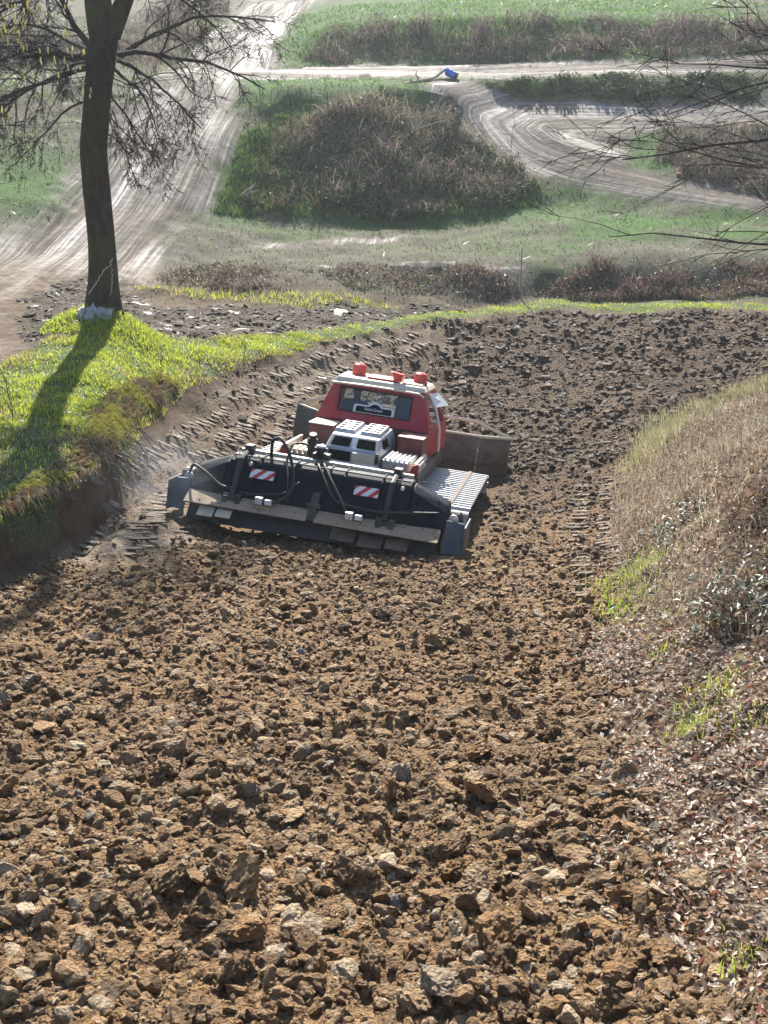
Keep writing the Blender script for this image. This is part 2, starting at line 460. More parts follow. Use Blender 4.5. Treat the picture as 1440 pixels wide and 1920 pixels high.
class N:
    """Terse node wiring."""
    def __init__(self, nt): self.nt = nt
    def node(self, t, ins=None, **kw):
        n = self.nt.nodes.new(t)
        for k, v in kw.items(): setattr(n, k, v)
        for k, v in (ins or {}).items(): self.put(n, k, v)
        return n
    def put(self, n, k, v):
        if isinstance(v, bpy.types.NodeSocket): self.nt.links.new(v, n.inputs[k])
        else:
            s = n.inputs[k]
            if s.type == 'RGBA' and len(v) == 3: v = (*v, 1.0)
            s.default_value = v
    def attr(self, name): return self.node('ShaderNodeAttribute', attribute_name=name)
    def pos(self): return self.node('ShaderNodeNewGeometry').outputs['Position']
    def objc(self): return self.node('ShaderNodeTexCoord').outputs['Object']
    def noise(self, vec, scale, detail=4, rough=0.6, dist=0.0):
        return self.node('ShaderNodeTexNoise', {'Vector': vec, 'Scale': scale, 'Detail': detail, 'Roughness': rough, 'Distortion': dist}).outputs['Fac']
    def voro(self, vec, scale, feature='F1'):
        return self.node('ShaderNodeTexVoronoi', {'Vector': vec, 'Scale': scale}, feature=feature)
    def ramp(self, fac, stops):
        n = self.node('ShaderNodeValToRGB', {'Fac': fac})
        e = n.color_ramp.elements
        while len(e) < len(stops): e.new(0.5)
        for i, (p, c) in enumerate(stops):
            e[i].position = p
            e[i].color = (*c, 1) if not np.isscalar(c) else (c, c, c, 1)
        return n.outputs['Color']
    def mix(self, fac, a, b, mode='MIX'):
        n = self.node('ShaderNodeMix', data_type='RGBA', blend_type=mode, clamp_factor=True)
        self.put(n, 0, fac)
        for k, v in ((6, a), (7, b)):
            if isinstance(v, bpy.types.NodeSocket): self.nt.links.new(v, n.inputs[k])
            else: n.inputs[k].default_value = (*v, 1) if len(v) == 3 else v
        return n.outputs[2]
    def mixf(self, fac, a, b):
        n = self.node('ShaderNodeMix', data_type='FLOAT', clamp_factor=True)
        for k, v in ((0, fac), (2, a), (3, b)): self.put(n, k, v)
        return n.outputs[0]
    def math(self, op, a, b=0.0, c=None):
        n = self.node('ShaderNodeMath', operation=op)
        self.put(n, 0, a); self.put(n, 1, b)
        if c is not None: self.put(n, 2, c)
        return n.outputs[0]
    def scale(self, vec, s):
        return self.node('ShaderNodeMapping', {'Vector': vec, 'Scale': s}).outputs[0]
    def bump(self, h, strength=0.5, dist=0.02, normal=None):
        ins = {'Height': h, 'Strength': strength, 'Distance': dist}
        if normal is not None: ins['Normal'] = normal
        return self.node('ShaderNodeBump', ins).outputs[0]
    def principled(self, **kw):
        return self.node('ShaderNodeBsdfPrincipled', {k.replace('_', ' '): v for k, v in kw.items()})

def ground_material():
    m, nt, out = new_mat('ground'); n = N(nt)
    A = n.node('ShaderNodeSeparateColor', {'Color': n.attr('zone_a').outputs['Color']}).outputs
    B = n.node('ShaderNodeSeparateColor', {'Color': n.attr('zone_b').outputs['Color']}).outputs
    T = n.node('ShaderNodeSeparateColor', {'Color': n.attr('trail').outputs['Color']}).outputs
    till, mud, dirt = A[0], A[1], A[2]
    grass, leaf, green = B[0], B[1], B[2]
    damp = T[2]
    p = n.pos()
    fine = n.noise(p, 22, 5, 0.65); mid = n.noise(p, 3.2, 5, 0.6); big = n.noise(p, 0.55, 4, 0.55)
    # open field: straw, bare earth, turf
    straw = n.ramp(fine, [(0.3, (0.045, 0.042, 0.028)), (0.5, (0.10, 0.092, 0.062)), (0.72, (0.19, 0.175, 0.12))])
    turf = n.ramp(fine, [(0.3, (0.02, 0.048, 0.010)), (0.55, (0.05, 0.115, 0.02)), (0.75, (0.11, 0.19, 0.04))])
    gr = n.math('ADD', green, n.math('MULTIPLY', n.math('SUBTRACT', mid, 0.5), 0.9))
    straw = n.mix(n.ramp(big, [(0.42, 0.0), (0.62, 0.75)]), straw, n.ramp(fine, [(0.3, (0.03, 0.024, 0.018)), (0.7, (0.10, 0.082, 0.062))]))
    col = n.mix(gr, straw, turf)
    # turf of the bank
    col = n.mix(grass, col, n.mix(n.math('MULTIPLY', mid, 0.9), turf, straw))
    # packed dirt with wheel streaks running along the trail
    tv = n.node('ShaderNodeCombineXYZ', {'X': n.math('MULTIPLY', T[0], 330.0), 'Y': n.math('MULTIPLY', T[1], 7.0), 'Z': 0.0}).outputs[0]
    st = n.noise(tv, 1.0, 4, 0.6, 0.6)
    tv2 = n.node('ShaderNodeCombineXYZ', {'X': n.math('MULTIPLY', T[0], 30.0), 'Y': n.math('MULTIPLY', T[1], 2.2), 'Z': 3.0}).outputs[0]
    st2 = n.noise(tv2, 1.0, 3, 0.5, 0.4)
    sm = n.math('ADD', n.math('MULTIPLY', st, 0.42), n.math('ADD', n.math('MULTIPLY', st2, 0.43), n.math('MULTIPLY', mid, 0.15)))
    dcol = n.ramp(sm, [(0.40, (0.055, 0.041, 0.03)), (0.49, (0.125, 0.102, 0.084)), (0.57, (0.25, 0.222, 0.198)), (0.66, (0.48, 0.46, 0.44))])  # palest stops carry the backlit sheen of the dirt
    dcol = n.mix(n.ramp(n.noise(p, 0.32, 4, 0.6), [(0.46, 0.0), (0.60, 0.55)]), dcol, n.ramp(st, [(0.35, (0.05, 0.037, 0.027)), (0.65, (0.16, 0.13, 0.10))]))
    col = n.mix(dirt, col, dcol)
    # wet churned mud
    mcol = n.ramp(mid, [(0.3, (0.028, 0.019, 0.012)), (0.55, (0.06, 0.042, 0.028)), (0.75, (0.11, 0.08, 0.055))])
    col = n.mix(mud, col, mcol)
    # tilled soil
    scol = n.ramp(fine, [(0.28, (0.085, 0.049, 0.024)), (0.5, (0.19, 0.116, 0.058)), (0.7, (0.32, 0.213, 0.118))])
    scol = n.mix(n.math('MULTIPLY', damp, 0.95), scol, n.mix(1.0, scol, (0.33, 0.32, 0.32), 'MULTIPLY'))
    col = n.mix(till, col, scol)
    # leaf mould
    lcol = n.ramp(fine, [(0.3, (0.05, 0.032, 0.02)), (0.5, (0.13, 0.085, 0.05)), (0.72, (0.25, 0.18, 0.11))])
    col = n.mix(leaf, col, lcol)
    col = n.mix(n.math('MULTIPLY', n.attr('cut').outputs['Fac'], 1.0), col, n.ramp(mid, [(0.3, (0.055, 0.036, 0.022)), (0.6, (0.12, 0.082, 0.052)), (0.8, (0.2, 0.15, 0.10))]))
    r = n.mixf(dirt, 0.95, n.ramp(sm, [(0.45, 0.9), (0.62, 0.6)]))
    r = n.mixf(mud, r, n.ramp(n.noise(p, 1.7, 4, 0.6), [(0.30, 0.22), (0.40, 0.85)]))
    r = n.mixf(till, r, 0.8)
    crumb = n.math('SUBTRACT', 1.0, n.voro(n.scale(p, (1, 1, 1)), 16.0).outputs['Distance'])
    crumb2 = n.math('SUBTRACT', 1.0, n.voro(p, 42.0).outputs['Distance'])
    b0 = n.bump(crumb2, n.math('MULTIPLY', till, 0.7), 0.03, n.bump(crumb, n.math('MULTIPLY', till, 0.9), 0.06))
    b1 = n.bump(fine, 0.9, 0.035, b0)
    b2 = n.bump(mid, n.mixf(mud, 0.35, 0.8), 0.10, b1)
    b3 = n.bump(sm, n.math('MULTIPLY', dirt, 0.8), 0.10, b2)
    bs = n.principled(Base_Color=col, Roughness=r, Normal=b3, Specular_IOR_Level=n.mixf(till, n.mixf(mud, 0.12, n.ramp(n.noise(p, 1.7, 4, 0.6), [(0.30, 0.5), (0.40, 0.06)])), 0.08))
    nt.links.new(bs.outputs[0], out.inputs[0])
    return m

def soil_material(name='clod_soil'):
    m, nt, out = new_mat(name); n = N(nt)
    c = n.attr('col').outputs['Color']
    p = n.pos()
    f1 = n.noise(p, 34, 5, 0.7); f2 = n.noise(p, 7, 4, 0.6)
    col = n.mix(1.0, c, n.ramp(f1, [(0.25, 0.5), (0.5, 0.95), (0.75, 1.5)]), 'MULTIPLY')
    col = n.mix(n.ramp(f2, [(0.52, 0.0), (0.72, 0.45)]), col, (0.33, 0.25, 0.16))
    cr = n.math('SUBTRACT', 1.0, n.voro(p, 38.0).outputs['Distance'])
    b = n.bump(f1, 1.0, 0.03, n.bump(cr, 0.7, 0.03, n.bump(f2, 0.7, 0.05)))
    bs = n.principled(Base_Color=col, Roughness=n.ramp(f2, [(0.35, 0.85), (0.7, 0.55)]), Normal=b, Specular_IOR_Level=0.16)
    nt.links.new(bs.outputs[0], out.inputs[0])
    return m

def plant_material(name, trans=0.45, gloss=0.06, rough=0.4, vary=0.25):
    """Thin leaves and blades: the light comes through from behind."""
    m, nt, out = new_mat(name); n = N(nt)
    c = n.attr('col').outputs['Color']
    c = n.mix(1.0, c, n.ramp(n.noise(n.pos(), 14, 2, 0.5), [(0.3, 1.0 - vary), (0.7, 1.0 + vary)]), 'MULTIPLY')
    d = n.node('ShaderNodeBsdfDiffuse', {'Color': c, 'Roughness': 0.6}).outputs[0]
    t = n.node('ShaderNodeBsdfTranslucent', {'Color': c}).outputs[0]
    g = n.node('ShaderNodeBsdfGlossy', {'Color': (1, 1, 1), 'Roughness': rough}).outputs[0]
    a = n.node('ShaderNodeMixShader', {0: trans, 1: d, 2: t}).outputs[0]
    b = n.node('ShaderNodeMixShader', {0: gloss, 1: a, 2: g}).outputs[0]
    nt.links.new(b, out.inputs[0])
    return m

def bark_material(name, dark, light, scale=9.0, moss=None):
    m, nt, out = new_mat(name); n = N(nt)
    p = n.scale(n.pos(), (1, 1, 0.28))
    f = n.noise(p, scale, 6, 0.7, 0.4); f2 = n.noise(n.pos(), 1.3, 3, 0.5)
    col = n.ramp(f, [(0.3, dark), (0.7, light)])
    if moss:
        col = n.mix(n.ramp(f2, [(0.48, 0.0), (0.66, 0.8)]), col, moss)
    bs = n.principled(Base_Color=col, Roughness=0.9, Normal=n.bump(f, 1.0, 0.05), Specular_IOR_Level=0.2)
    nt.links.new(bs.outputs[0], out.inputs[0])
    return m

def paint(name, base, rough=0.4, dirt=0.35, dirt_col=(0.16, 0.12, 0.085), metallic=0.0, spec=0.5, dscale=3.0):
    """Worn paint or metal with dust and splashed mud."""
    m, nt, out = new_mat(name); n = N(nt)
    p = n.objc()
    f = n.noise(p, dscale, 6, 0.7, 0.3); f2 = n.noise(p, 26, 4, 0.6)
    k = n.math('MULTIPLY', n.ramp(f, [(0.42, 0.0), (0.68, 1.0)]), dirt * 1.6)
    col = n.mix(1.0, base, n.ramp(f2, [(0.3, 0.82), (0.7, 1.12)]), 'MULTIPLY')
    col = n.mix(k, col, n.mix(f2, dirt_col, tuple(min(1, x * 1.9) for x in dirt_col)))
    r = n.mixf(k, n.math('ADD', rough, n.math('MULTIPLY', n.math('SUBTRACT', f2, 0.5), 0.2)), 0.9)
    bs = n.principled(Base_Color=col, Roughness=r, Metallic=n.mixf(k, metallic, 0.0), Specular_IOR_Level=spec, Normal=n.bump(f2, 0.12, 0.01))
    nt.links.new(bs.outputs[0], out.inputs[0])
    return m

def glass_material(name, tint=(0.75, 0.85, 0.85), refl=0.06):
    m, nt, out = new_mat(name); n = N(nt)
    t = n.node('ShaderNodeBsdfTransparent', {'Color': tint}).outputs[0]
    g = n.node('ShaderNodeBsdfGlossy', {'Color': (1, 1, 1), 'Roughness': 0.08}).outputs[0]
    d = n.node('ShaderNodeBsdfDiffuse', {'Color': (0.3, 0.26, 0.2)}).outputs[0]
    dust = n.ramp(n.noise(n.objc(), 5, 5, 0.7), [(0.4, 0.01), (0.8, 0.08)])
    a = n.node('ShaderNodeMixShader', {0: dust, 1: t, 2: d}).outputs[0]
    b = n.node('ShaderNodeMixShader', {0: refl, 1: a, 2: g}).outputs[0]
    nt.links.new(b, out.inputs[0])
    return m

M_GROUND = ground_material()
M_CLOD = soil_material()
M_GRASS = plant_material('grass_blade', 0.6, 0.04)
M_DRY = plant_material('dry_stem', 0.35, 0.018)
M_LEAF = plant_material('dead_leaf', 0.25, 0.03, 0.5)
M_BARK = bark_material('bark', (0.018, 0.013, 0.010), (0.075, 0.058, 0.045), 9, (0.06, 0.065, 0.02))
M_TWIG = bark_material('twig', (0.025, 0.02, 0.017), (0.085, 0.07, 0.058), 20)
M_PALE = bark_material('pale_dead_wood', (0.30, 0.25, 0.19), (0.55, 0.49, 0.40), 12)

# ------------------------------------------------------------------ ground sheets
def build_ground():
    s_in = np.linspace(-0.43, 0.43, 330)
    s_out = np.array([0.45, 0.48, 0.52, 0.57, 0.63, 0.70, 0.78])
    S = np.concatenate([-s_out[::-1], s_in, s_out])
    ys = [1.2]
    while ys[-1] < 75: ys.append(ys[-1] * 1.0062)
    while ys[-1] < 400: ys.append(ys[-1] * 1.06)
    ys = np.array(ys)
    X = S[None, :] * (ys[:, None] + 1.5); Y = np.repeat(ys[:, None], len(S), 1)
    X = X.ravel(); Y = Y.ravel()
    t, m, d, g, l, c = zones(X, Y)
    gn = greenness(X, Y)
    Z = height(X, Y) + rough(X, Y, t, m, d, g, l)
    # ruts worn along the trails
    a1, l1 = along(P_DIRT, X, Y); a2, l2 = along(P_TURN, X, Y); a3, l3 = along(P_ROAD, X, Y)
    use2 = np.abs(a2) < np.abs(a1); ac = np.where(use2, a2, a1); al = np.where(use2, l2 + 200, l1)
    use3 = (np.abs(a3) < 2.2) & (Y > 50) & (np.abs(a3) < np.abs(ac)); ac = np.where(use3, a3, ac); al = np.where(use3, l3 + 400, al)
    Z = Z + d * ((vnoise(ac * 1.6, al * 0.12, 41) - 0.5) * 0.2 + (vnoise(ac * 0.6, al * 0.06, 43) - 0.5) * 0.35)
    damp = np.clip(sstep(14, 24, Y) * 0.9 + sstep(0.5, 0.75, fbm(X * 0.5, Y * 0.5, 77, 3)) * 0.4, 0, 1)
    nr, nc = len(ys), len(S)
    i = np.arange(nr - 1)[:, None] * nc; j = np.arange(nc - 1)[None, :]
    Q = np.stack([i + j, i + j + 1, i + nc + j + 1, i + nc + j], -1).reshape(-1, 4)
    W = np.stack([t, g, l, m, d, np.full_like(t, 0.45)], 1)
    fz = W[Q].mean(1).argmax(1)
    cx, cy = X[Q].mean(1), Y[Q].mean(1)
    sd_turn = signed(Z_TURN, cx, cy); sd_road = signed(Z_ROAD, cx, cy); sd_dirt = signed(Z_DIRT, cx, cy)
    sub = np.argmax(np.stack([sd_dirt, sd_turn, sd_road], 1), 1)
    pk = packed(X, Y)
    damp = damp * (1 - 0.8 * pk)
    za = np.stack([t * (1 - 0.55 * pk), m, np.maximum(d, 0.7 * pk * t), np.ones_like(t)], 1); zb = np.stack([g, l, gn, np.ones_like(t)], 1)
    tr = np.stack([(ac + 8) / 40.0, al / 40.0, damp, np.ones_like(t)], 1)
    V = np.stack([X, Y, Z], 1)
    info = [('tilled_track', fz == 0, 'freshly tilled brown clod track curving behind the groomer', 'track'),
            ('grass_bank', fz == 1, 'bright green turf bank under the big tree', 'bank'),
            ('leaf_mound', fz == 2, 'leaf strewn mound on the inside of the curve', 'mound'),
            ('mud_path', fz == 3, 'wet churned mud behind the green turf bank', 'path'),
            ('dirt_track', (fz == 4) & (sub == 0), 'pale wheel streaked dirt track climbing behind the tree', 'track'),
            ('dirt_turn', (fz == 4) & (sub == 1), 'pale dirt hairpin turn with curved tyre streaks', 'track'),
            ('dirt_road', (fz == 4) & (sub == 2), 'narrow pale road running level across the hillside', 'road'),
            ('hillside', fz == 5, 'rough grassy hillside of straw, turf and bare earth', 'hillside')]
    res = {}
    for name, msk, lab, cat in info:
        q = Q[msk]
        if not len(q): continue
        ids, inv = np.unique(q, return_inverse=True)
        o = mesh_obj(name, V[ids], inv.reshape(-1, 4), M_GROUND, None, {'zone_a': za[ids], 'zone_b': zb[ids], 'trail': tr[ids], 'cut': c[ids]}, True)
        tag(o, lab, cat, None, 'structure')
        res[name] = o
    return res
GROUND = build_ground()

def scatter(n, x0, x1, y0, y1, keep, seed):
    r = np.random.default_rng(seed)
    X = r.uniform(x0, x1, n); Y = r.uniform(y0, y1, n)
    k = keep(X, Y, r)
    return X[k], Y[k], r

# ------------------------------------------------------------------ clods of tilled soil
POSE_LOC = Vector((-0.41, 18.67, CAM_H - 8.17))
POSE_YAW, POSE_PITCH, POSE_ROLL = math.radians(10.2), math.radians(12.7), math.radians(5.3)
POSE = Matrix.Translation(POSE_LOC) @ Matrix.Rotation(-POSE_YAW, 4, 'Z') @ Matrix.Rotation(-POSE_PITCH, 4, 'X') @ Matrix.Rotation(POSE_ROLL, 4, 'Y')
_PI = np.array(POSE.inverted())
def in_machine(X, Y, pad=0.0):
    Z = height(X, Y)
    lx = _PI[0, 0] * X + _PI[0, 1] * Y + _PI[0, 2] * Z + _PI[0, 3]
    ly = _PI[1, 0] * X + _PI[1, 1] * Y + _PI[1, 2] * Z + _PI[1, 3]
    return (np.abs(lx) < 2.2 + pad) & (ly > -3.25 - pad) & (ly < 3.4 + pad)

def ico(sub):
    bm = bmesh.new(); bmesh.ops.create_icosphere(bm, subdivisions=sub, radius=1.0)
    bm.verts.ensure_lookup_table()
    V = np.array([v.co[:] for v in bm.verts]); F = np.array([[v.index for v in f.verts] for f in bm.faces])
    bm.free(); return V, F

def clod_shape(sub, seed, jag=0.18):
    r = np.random.default_rng(seed)
    V, F = ico(sub)
    V = V.copy()
    for _ in range(r.integers(6, 11)):                  # break it along random planes
        nrm = r.normal(size=3); nrm /= np.linalg.norm(nrm)
        d = r.uniform(0.42, 0.85)
        h = V @ nrm - d
        V = V - np.where(h > 0, h, 0)[:, None] * nrm * 0.93
    V += (fbm(V[:, 0] * 2.5 + seed * 3.1 + V[:, 2] * 1.7, V[:, 1] * 2.5 + V[:, 2] * 2.1, seed, 3)[:, None] - 0.5) * jag * 2 * V
    if sub >= 3:
        V += (fbm(V[:, 0] * 6 + V[:, 2] * 5.1, V[:, 1] * 6 - V[:, 2] * 4.3, seed + 5, 2)[:, None] - 0.5) * 0.42 * V
    if sub >= 4:
        V += (fbm(V[:, 0] * 15 + V[:, 2] * 12.1, V[:, 1] * 15 - V[:, 2] * 11.3, seed + 6, 2)[:, None] - 0.5) * 0.22 * V
    V /= np.abs(V).max()
    return V, F

def rot_mats(r, n, tilt=0.6):
    """Random turns about z, then a tilt about a random level axis."""
    a = r.uniform(0, 2 * math.pi, n); t = r.normal(0, tilt, n); b = r.uniform(0, 2 * math.pi, n)
    ca, sa = np.cos(a), np.sin(a)
    Rz = np.zeros((n, 3, 3)); Rz[:, 0, 0] = ca; Rz[:, 0, 1] = -sa; Rz[:, 1, 0] = sa; Rz[:, 1, 1] = ca; Rz[:, 2, 2] = 1
    ux, uy = np.cos(b), np.sin(b); c, s = np.cos(t), np.sin(t); k = 1 - c
    Rt = np.zeros((n, 3, 3))
    Rt[:, 0, 0] = c + ux * ux * k; Rt[:, 0, 1] = ux * uy * k; Rt[:, 0, 2] = uy * s
    Rt[:, 1, 0] = ux * uy * k; Rt[:, 1, 1] = c + uy * uy * k; Rt[:, 1, 2] = -ux * s
    Rt[:, 2, 0] = -uy * s; Rt[:, 2, 1] = ux * s; Rt[:, 2, 2] = c
    return Rt @ Rz

def soil_colours(r, X, Y):
    n = len(X)
    base = np.array([[0.21, 0.126, 0.061], [0.26, 0.163, 0.083], [0.16, 0.094, 0.046], [0.305, 0.205, 0.115], [0.235, 0.135, 0.06]])
    c = base[r.integers(0, len(base), n)] * r.uniform(0.75, 1.2, (n, 1))
    pale = r.random(n) < 0.02 + 0.17 * sstep(9.0, 5.5, Y)  # more pale clods close up, standing in for bright highlights
    c[pale] = np.array([0.40, 0.305, 0.20]) * r.uniform(0.7, 1.1, (pale.sum(), 1))
    grey = r.random(n) < 0.004
    c[grey] = np.array([0.24, 0.22, 0.19]) * r.uniform(0.7, 1.1, (grey.sum(), 1))
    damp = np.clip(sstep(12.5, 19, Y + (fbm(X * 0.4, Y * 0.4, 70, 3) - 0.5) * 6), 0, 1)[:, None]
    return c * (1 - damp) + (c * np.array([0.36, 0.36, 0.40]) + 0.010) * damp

def stamp(bag, shapes, idx, P, S, R, C):
    """Many small shapes added in one go."""
    for k, (V, F) in enumerate(shapes):
        m = idx == k
        if not m.any(): continue
        W = np.einsum('nij,nvj->nvi', R[m], V[None] * S[m][:, None, :]) + P[m][:, None, :]
        n, nv = W.shape[:2]
        FF = (F[None] + (np.arange(n) * nv)[:, None, None]).reshape(-1, F.shape[1])
        bag.add(W.reshape(-1, 3), FF, np.repeat(C[m], nv, 0))

def till_keep(thr):
    def k(X, Y, r):
        t = zones(X, Y)[0]
        return (t > thr) & ~in_machine(X, Y) & (np.abs(X / (Y + 1.0)) < 0.5) & (r.random(len(X)) > packed(X, Y) * 0.85)
    return k

def make_clods():
    par = GROUND['tilled_track']
    # the largest ones, each an object of its own
    shapes = [clod_shape(4, 100 + i, 0.25) for i in range(14)]
    r = np.random.default_rng(21)
    meshes = []
    tints = soil_colours(r, np.zeros(14), np.full(14, 6.0))
    tints = np.array([[0.21, 0.122, 0.055], [0.26, 0.158, 0.075], [0.17, 0.1, 0.048], [0.36, 0.28, 0.19], [0.235, 0.13, 0.052], [0.2, 0.12, 0.06], [0.3, 0.2, 0.11]])[np.arange(14) % 7] * r.uniform(0.8, 1.15, (14, 1))
    for i, (V, F) in enumerate(shapes):
        o = mesh_obj('clod', V, F, M_CLOD, None, {'col': np.tile(tints[i], (len(V), 1))}, False)
        me = o.data
        meshes.append(me); bpy.data.objects.remove(o)
    X, Y, _ = scatter(12000, -6, 6, 3.6, 13, lambda X, Y, q: till_keep(0.6)(X, Y, q) & (q.random(len(X)) < 0.16 * (7 / Y) ** 2.2) & (np.abs(X / Y) < 0.42), 22)
    X = X[:296]; Y = Y[:296]
    Z = surf(X, Y)
    for i in range(len(X)):
        o = bpy.data.objects.new('clod', meshes[i % 14])
        COL.objects.link(o)
        s = (0.055 + 0.13 * r.random() ** 2.6) * min(1.0, 8.0 / Y[i]) ** 0.5
        if r.random() < 0.06: s *= 1.35
        if Y[i] < 7.5 and r.random() < 0.12: s *= 1.55
        o.scale = (s * r.uniform(0.8, 1.3), s * r.uniform(0.7, 1.0), s * r.uniform(0.42, 0.8))
        o.location = (X[i], Y[i], Z[i] + s * 0.22)
        o.rotation_euler = (r.normal(-0.15, 0.4), r.normal(0, 0.4), r.uniform(0, 6.28))
        o.parent = par
    # the rest
    fine = [clod_shape(3, 400 + i, 0.25) for i in range(12)]
    mid = [clod_shape(2, 300 + i, 0.3) for i in range(12)]
    small = [clod_shape(1, 500 + i, 0.35) for i in range(10)]
    bag = Bag()
    def fill(shapes, n, x0, x1, y0, y1, smin, smax, power, seed, sink=0.2, tilt=0.5):
        X, Y, r = scatter(n, x0, x1, y0, y1, till_keep(0.45), seed)
        k = len(X)
        s = smin + (smax - smin) * r.random(k) ** power
        S = np.stack([s * r.uniform(0.8, 1.4, k), s * r.uniform(0.65, 1.0, k), s * r.uniform(0.3, 0.75, k)], 1)
        P = np.stack([X, Y, surf(X, Y) + s * sink], 1)
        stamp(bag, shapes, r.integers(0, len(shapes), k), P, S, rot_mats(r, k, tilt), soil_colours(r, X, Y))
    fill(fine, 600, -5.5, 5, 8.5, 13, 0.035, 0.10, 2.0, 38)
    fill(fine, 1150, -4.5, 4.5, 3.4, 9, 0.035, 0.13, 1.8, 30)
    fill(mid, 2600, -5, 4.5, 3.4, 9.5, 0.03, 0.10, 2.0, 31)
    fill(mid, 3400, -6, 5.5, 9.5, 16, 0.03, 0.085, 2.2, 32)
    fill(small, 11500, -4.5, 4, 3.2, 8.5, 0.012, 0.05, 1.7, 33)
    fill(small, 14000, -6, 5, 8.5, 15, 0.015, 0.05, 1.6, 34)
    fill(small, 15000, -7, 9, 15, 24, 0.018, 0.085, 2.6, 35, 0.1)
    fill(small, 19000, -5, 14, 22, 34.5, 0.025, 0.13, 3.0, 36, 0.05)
    fill(small, 6000, -4.5, 4, 3.2, 8, 0.008, 0.02, 1.3, 37)
    o = bag.build('clod_crumbs', M_CLOD, par)
    tag(o, None, None, None, 'stuff')
make_clods()

# bars pressed into the earth by the crawler belts
def make_treads():
    bag = Bag(); r = np.random.default_rng(5)
    V0, F0 = clod_shape(1, 77, 0.05)
    for path, w, step in ((P_TREAD[0], 0.55, 0.17), (P_TREAD[1], 0.55, 0.19),
                          (poly_px([(1120, 1130), (1115, 1040), (1110, 960), (1120, 900)]), 0.45, 0.2)):
        seg = np.diff(path, axis=0); ln = np.hypot(seg[:, 0], seg[:, 1]); cum = np.concatenate([[0], np.cumsum(ln)])
        q = np.arange(0.1, cum[-1], step)
        px = np.interp(q, cum, path[:, 0]); py = np.interp(q, cum, path[:, 1])
        dx = np.gradient(px); dy = np.gradient(py); l = np.hypot(dx, dy); dx /= l; dy /= l
        for i in range(len(q)):
            if r.random() < 0.14: continue
            off = r.normal(0, 0.05)
            for side in (-0.5, 0.5):
                hw = w * 0.5 * r.uniform(0.55, 1.0)
                cx, cy = px[i] + dy[i] * (side * w + off), py[i] - dx[i] * (side * w + off)
                if in_machine(np.array([cx]), np.array([cy]), 0.1)[0]: continue
                e1 = np.array([dy[i], -dx[i], 0.4 * (zat(cx + dy[i] * 0.3, cy - dx[i] * 0.3) - zat(cx - dy[i] * 0.3, cy + dx[i] * 0.3)) / 0.6])
                e2 = np.array([dx[i], dy[i], (zat(cx + dx[i] * 0.3, cy + dy[i] * 0.3) - zat(cx - dx[i] * 0.3, cy - dy[i] * 0.3)) / 0.6])
                c = np.array([cx, cy, float(surf(np.array([cx]), np.array([cy]))[0]) + 0.008])
                W = c + V0[:, :1] * e1 * hw + V0[:, 1:2] * e2 * 0.05 + V0[:, 2:] * np.array([0, 0, 0.024])
                k = np.array([0.27, 0.21, 0.155]) * r.uniform(0.5, 1.1)
                bag.add(W, F0, k)
    o = bag.build('tread_bars', M_CLOD, GROUND['tilled_track'])
    tag(o, None, None, None, 'stuff')
make_treads()

# lumps of wet mud behind the turf bank
def mud_lumps():
    bag = Bag()
    X, Y, r = scatter(7000, -12, 4, 23, 35.5, lambda X, Y, q: (zones(X, Y)[1] > 0.45) & (q.random(len(X)) < 0.3 + fbm(X * 1.2, Y * 1.2, 55, 3)), 56)
    k = len(X); s = 0.03 + 0.10 * r.random(k) ** 2
    S = np.stack([s * r.uniform(0.8, 1.6, k), s * r.uniform(0.6, 1.0, k), s * r.uniform(0.25, 0.5, k)], 1)
    C = np.array([0.055, 0.038, 0.025]) * r.uniform(0.5, 1.5, (k, 1)) + (r.random((k, 1)) < 0.08) * 0.12
    shapes = [clod_shape(1, 600 + i, 0.3) for i in range(8)]
    stamp(bag, shapes, r.integers(0, 8, k), np.stack([X, Y, surf(X, Y) + s * 0.02], 1), S, rot_mats(r, k, 0.3), C)
    tag(bag.build('mud_lumps', M_CLOD, GROUND['mud_path']), None, None, None, 'stuff')
mud_lumps()

# ------------------------------------------------------------------ the tracked groomer
M_RED = paint('red_paint', (0.42, 0.022, 0.034), 0.42, 0.28, spec=0.35)
M_DRED = paint('dark_red_paint', (0.17, 0.02, 0.022), 0.5, 0.4)
M_CREAM = paint('cream_paint_and_glare', (0.72, 0.62, 0.46), 0.35, 0.2)
M_SILVER = paint('silver_paint', (0.52, 0.54, 0.56), 0.38, 0.3, metallic=0.35)
M_ALU = paint('aluminium', (0.62, 0.62, 0.60), 0.36, 0.3, metallic=0.6)
M_NAVY = paint('navy_paint', (0.0025, 0.006, 0.013), 0.42, 0.05, (0.03, 0.03, 0.03), spec=0.12)
M_BLACK = paint('black_rubber', (0.012, 0.012, 0.013), 0.55, 0.15, (0.08, 0.065, 0.05))
M_DARK = paint('dark_steel', (0.03, 0.03, 0.032), 0.5, 0.4, (0.10, 0.08, 0.06), metallic=0.4)
M_TAN = paint('muddy_board', (0.34, 0.25, 0.165), 0.8, 0.55, (0.2, 0.145, 0.095))
M_VOID = paint('dark_opening', (0.006, 0.007, 0.008), 0.95, 0.02, spec=0.0)
M_BELT = paint('muddy_belt_sun_glare', (0.58, 0.58, 0.57), 0.42, 0.65, (0.24, 0.18, 0.13), spec=0.7, dscale=4)  # pale base carries sun glare on the belt; brown patches are mud
M_BLADE = paint('blade_steel', (0.10, 0.07, 0.055), 0.55, 0.75, (0.13, 0.095, 0.065), metallic=0.3)
M_WING = paint('wing_steel', (0.07, 0.085, 0.10), 0.45, 0.35, (0.13, 0.11, 0.09), metallic=0.3)
M_WHITE = paint('white_plastic_and_glare', (0.75, 0.74, 0.72), 0.4, 0.15)
M_RUST = paint('rusty_chain', (0.09, 0.05, 0.03), 0.7, 0.5)
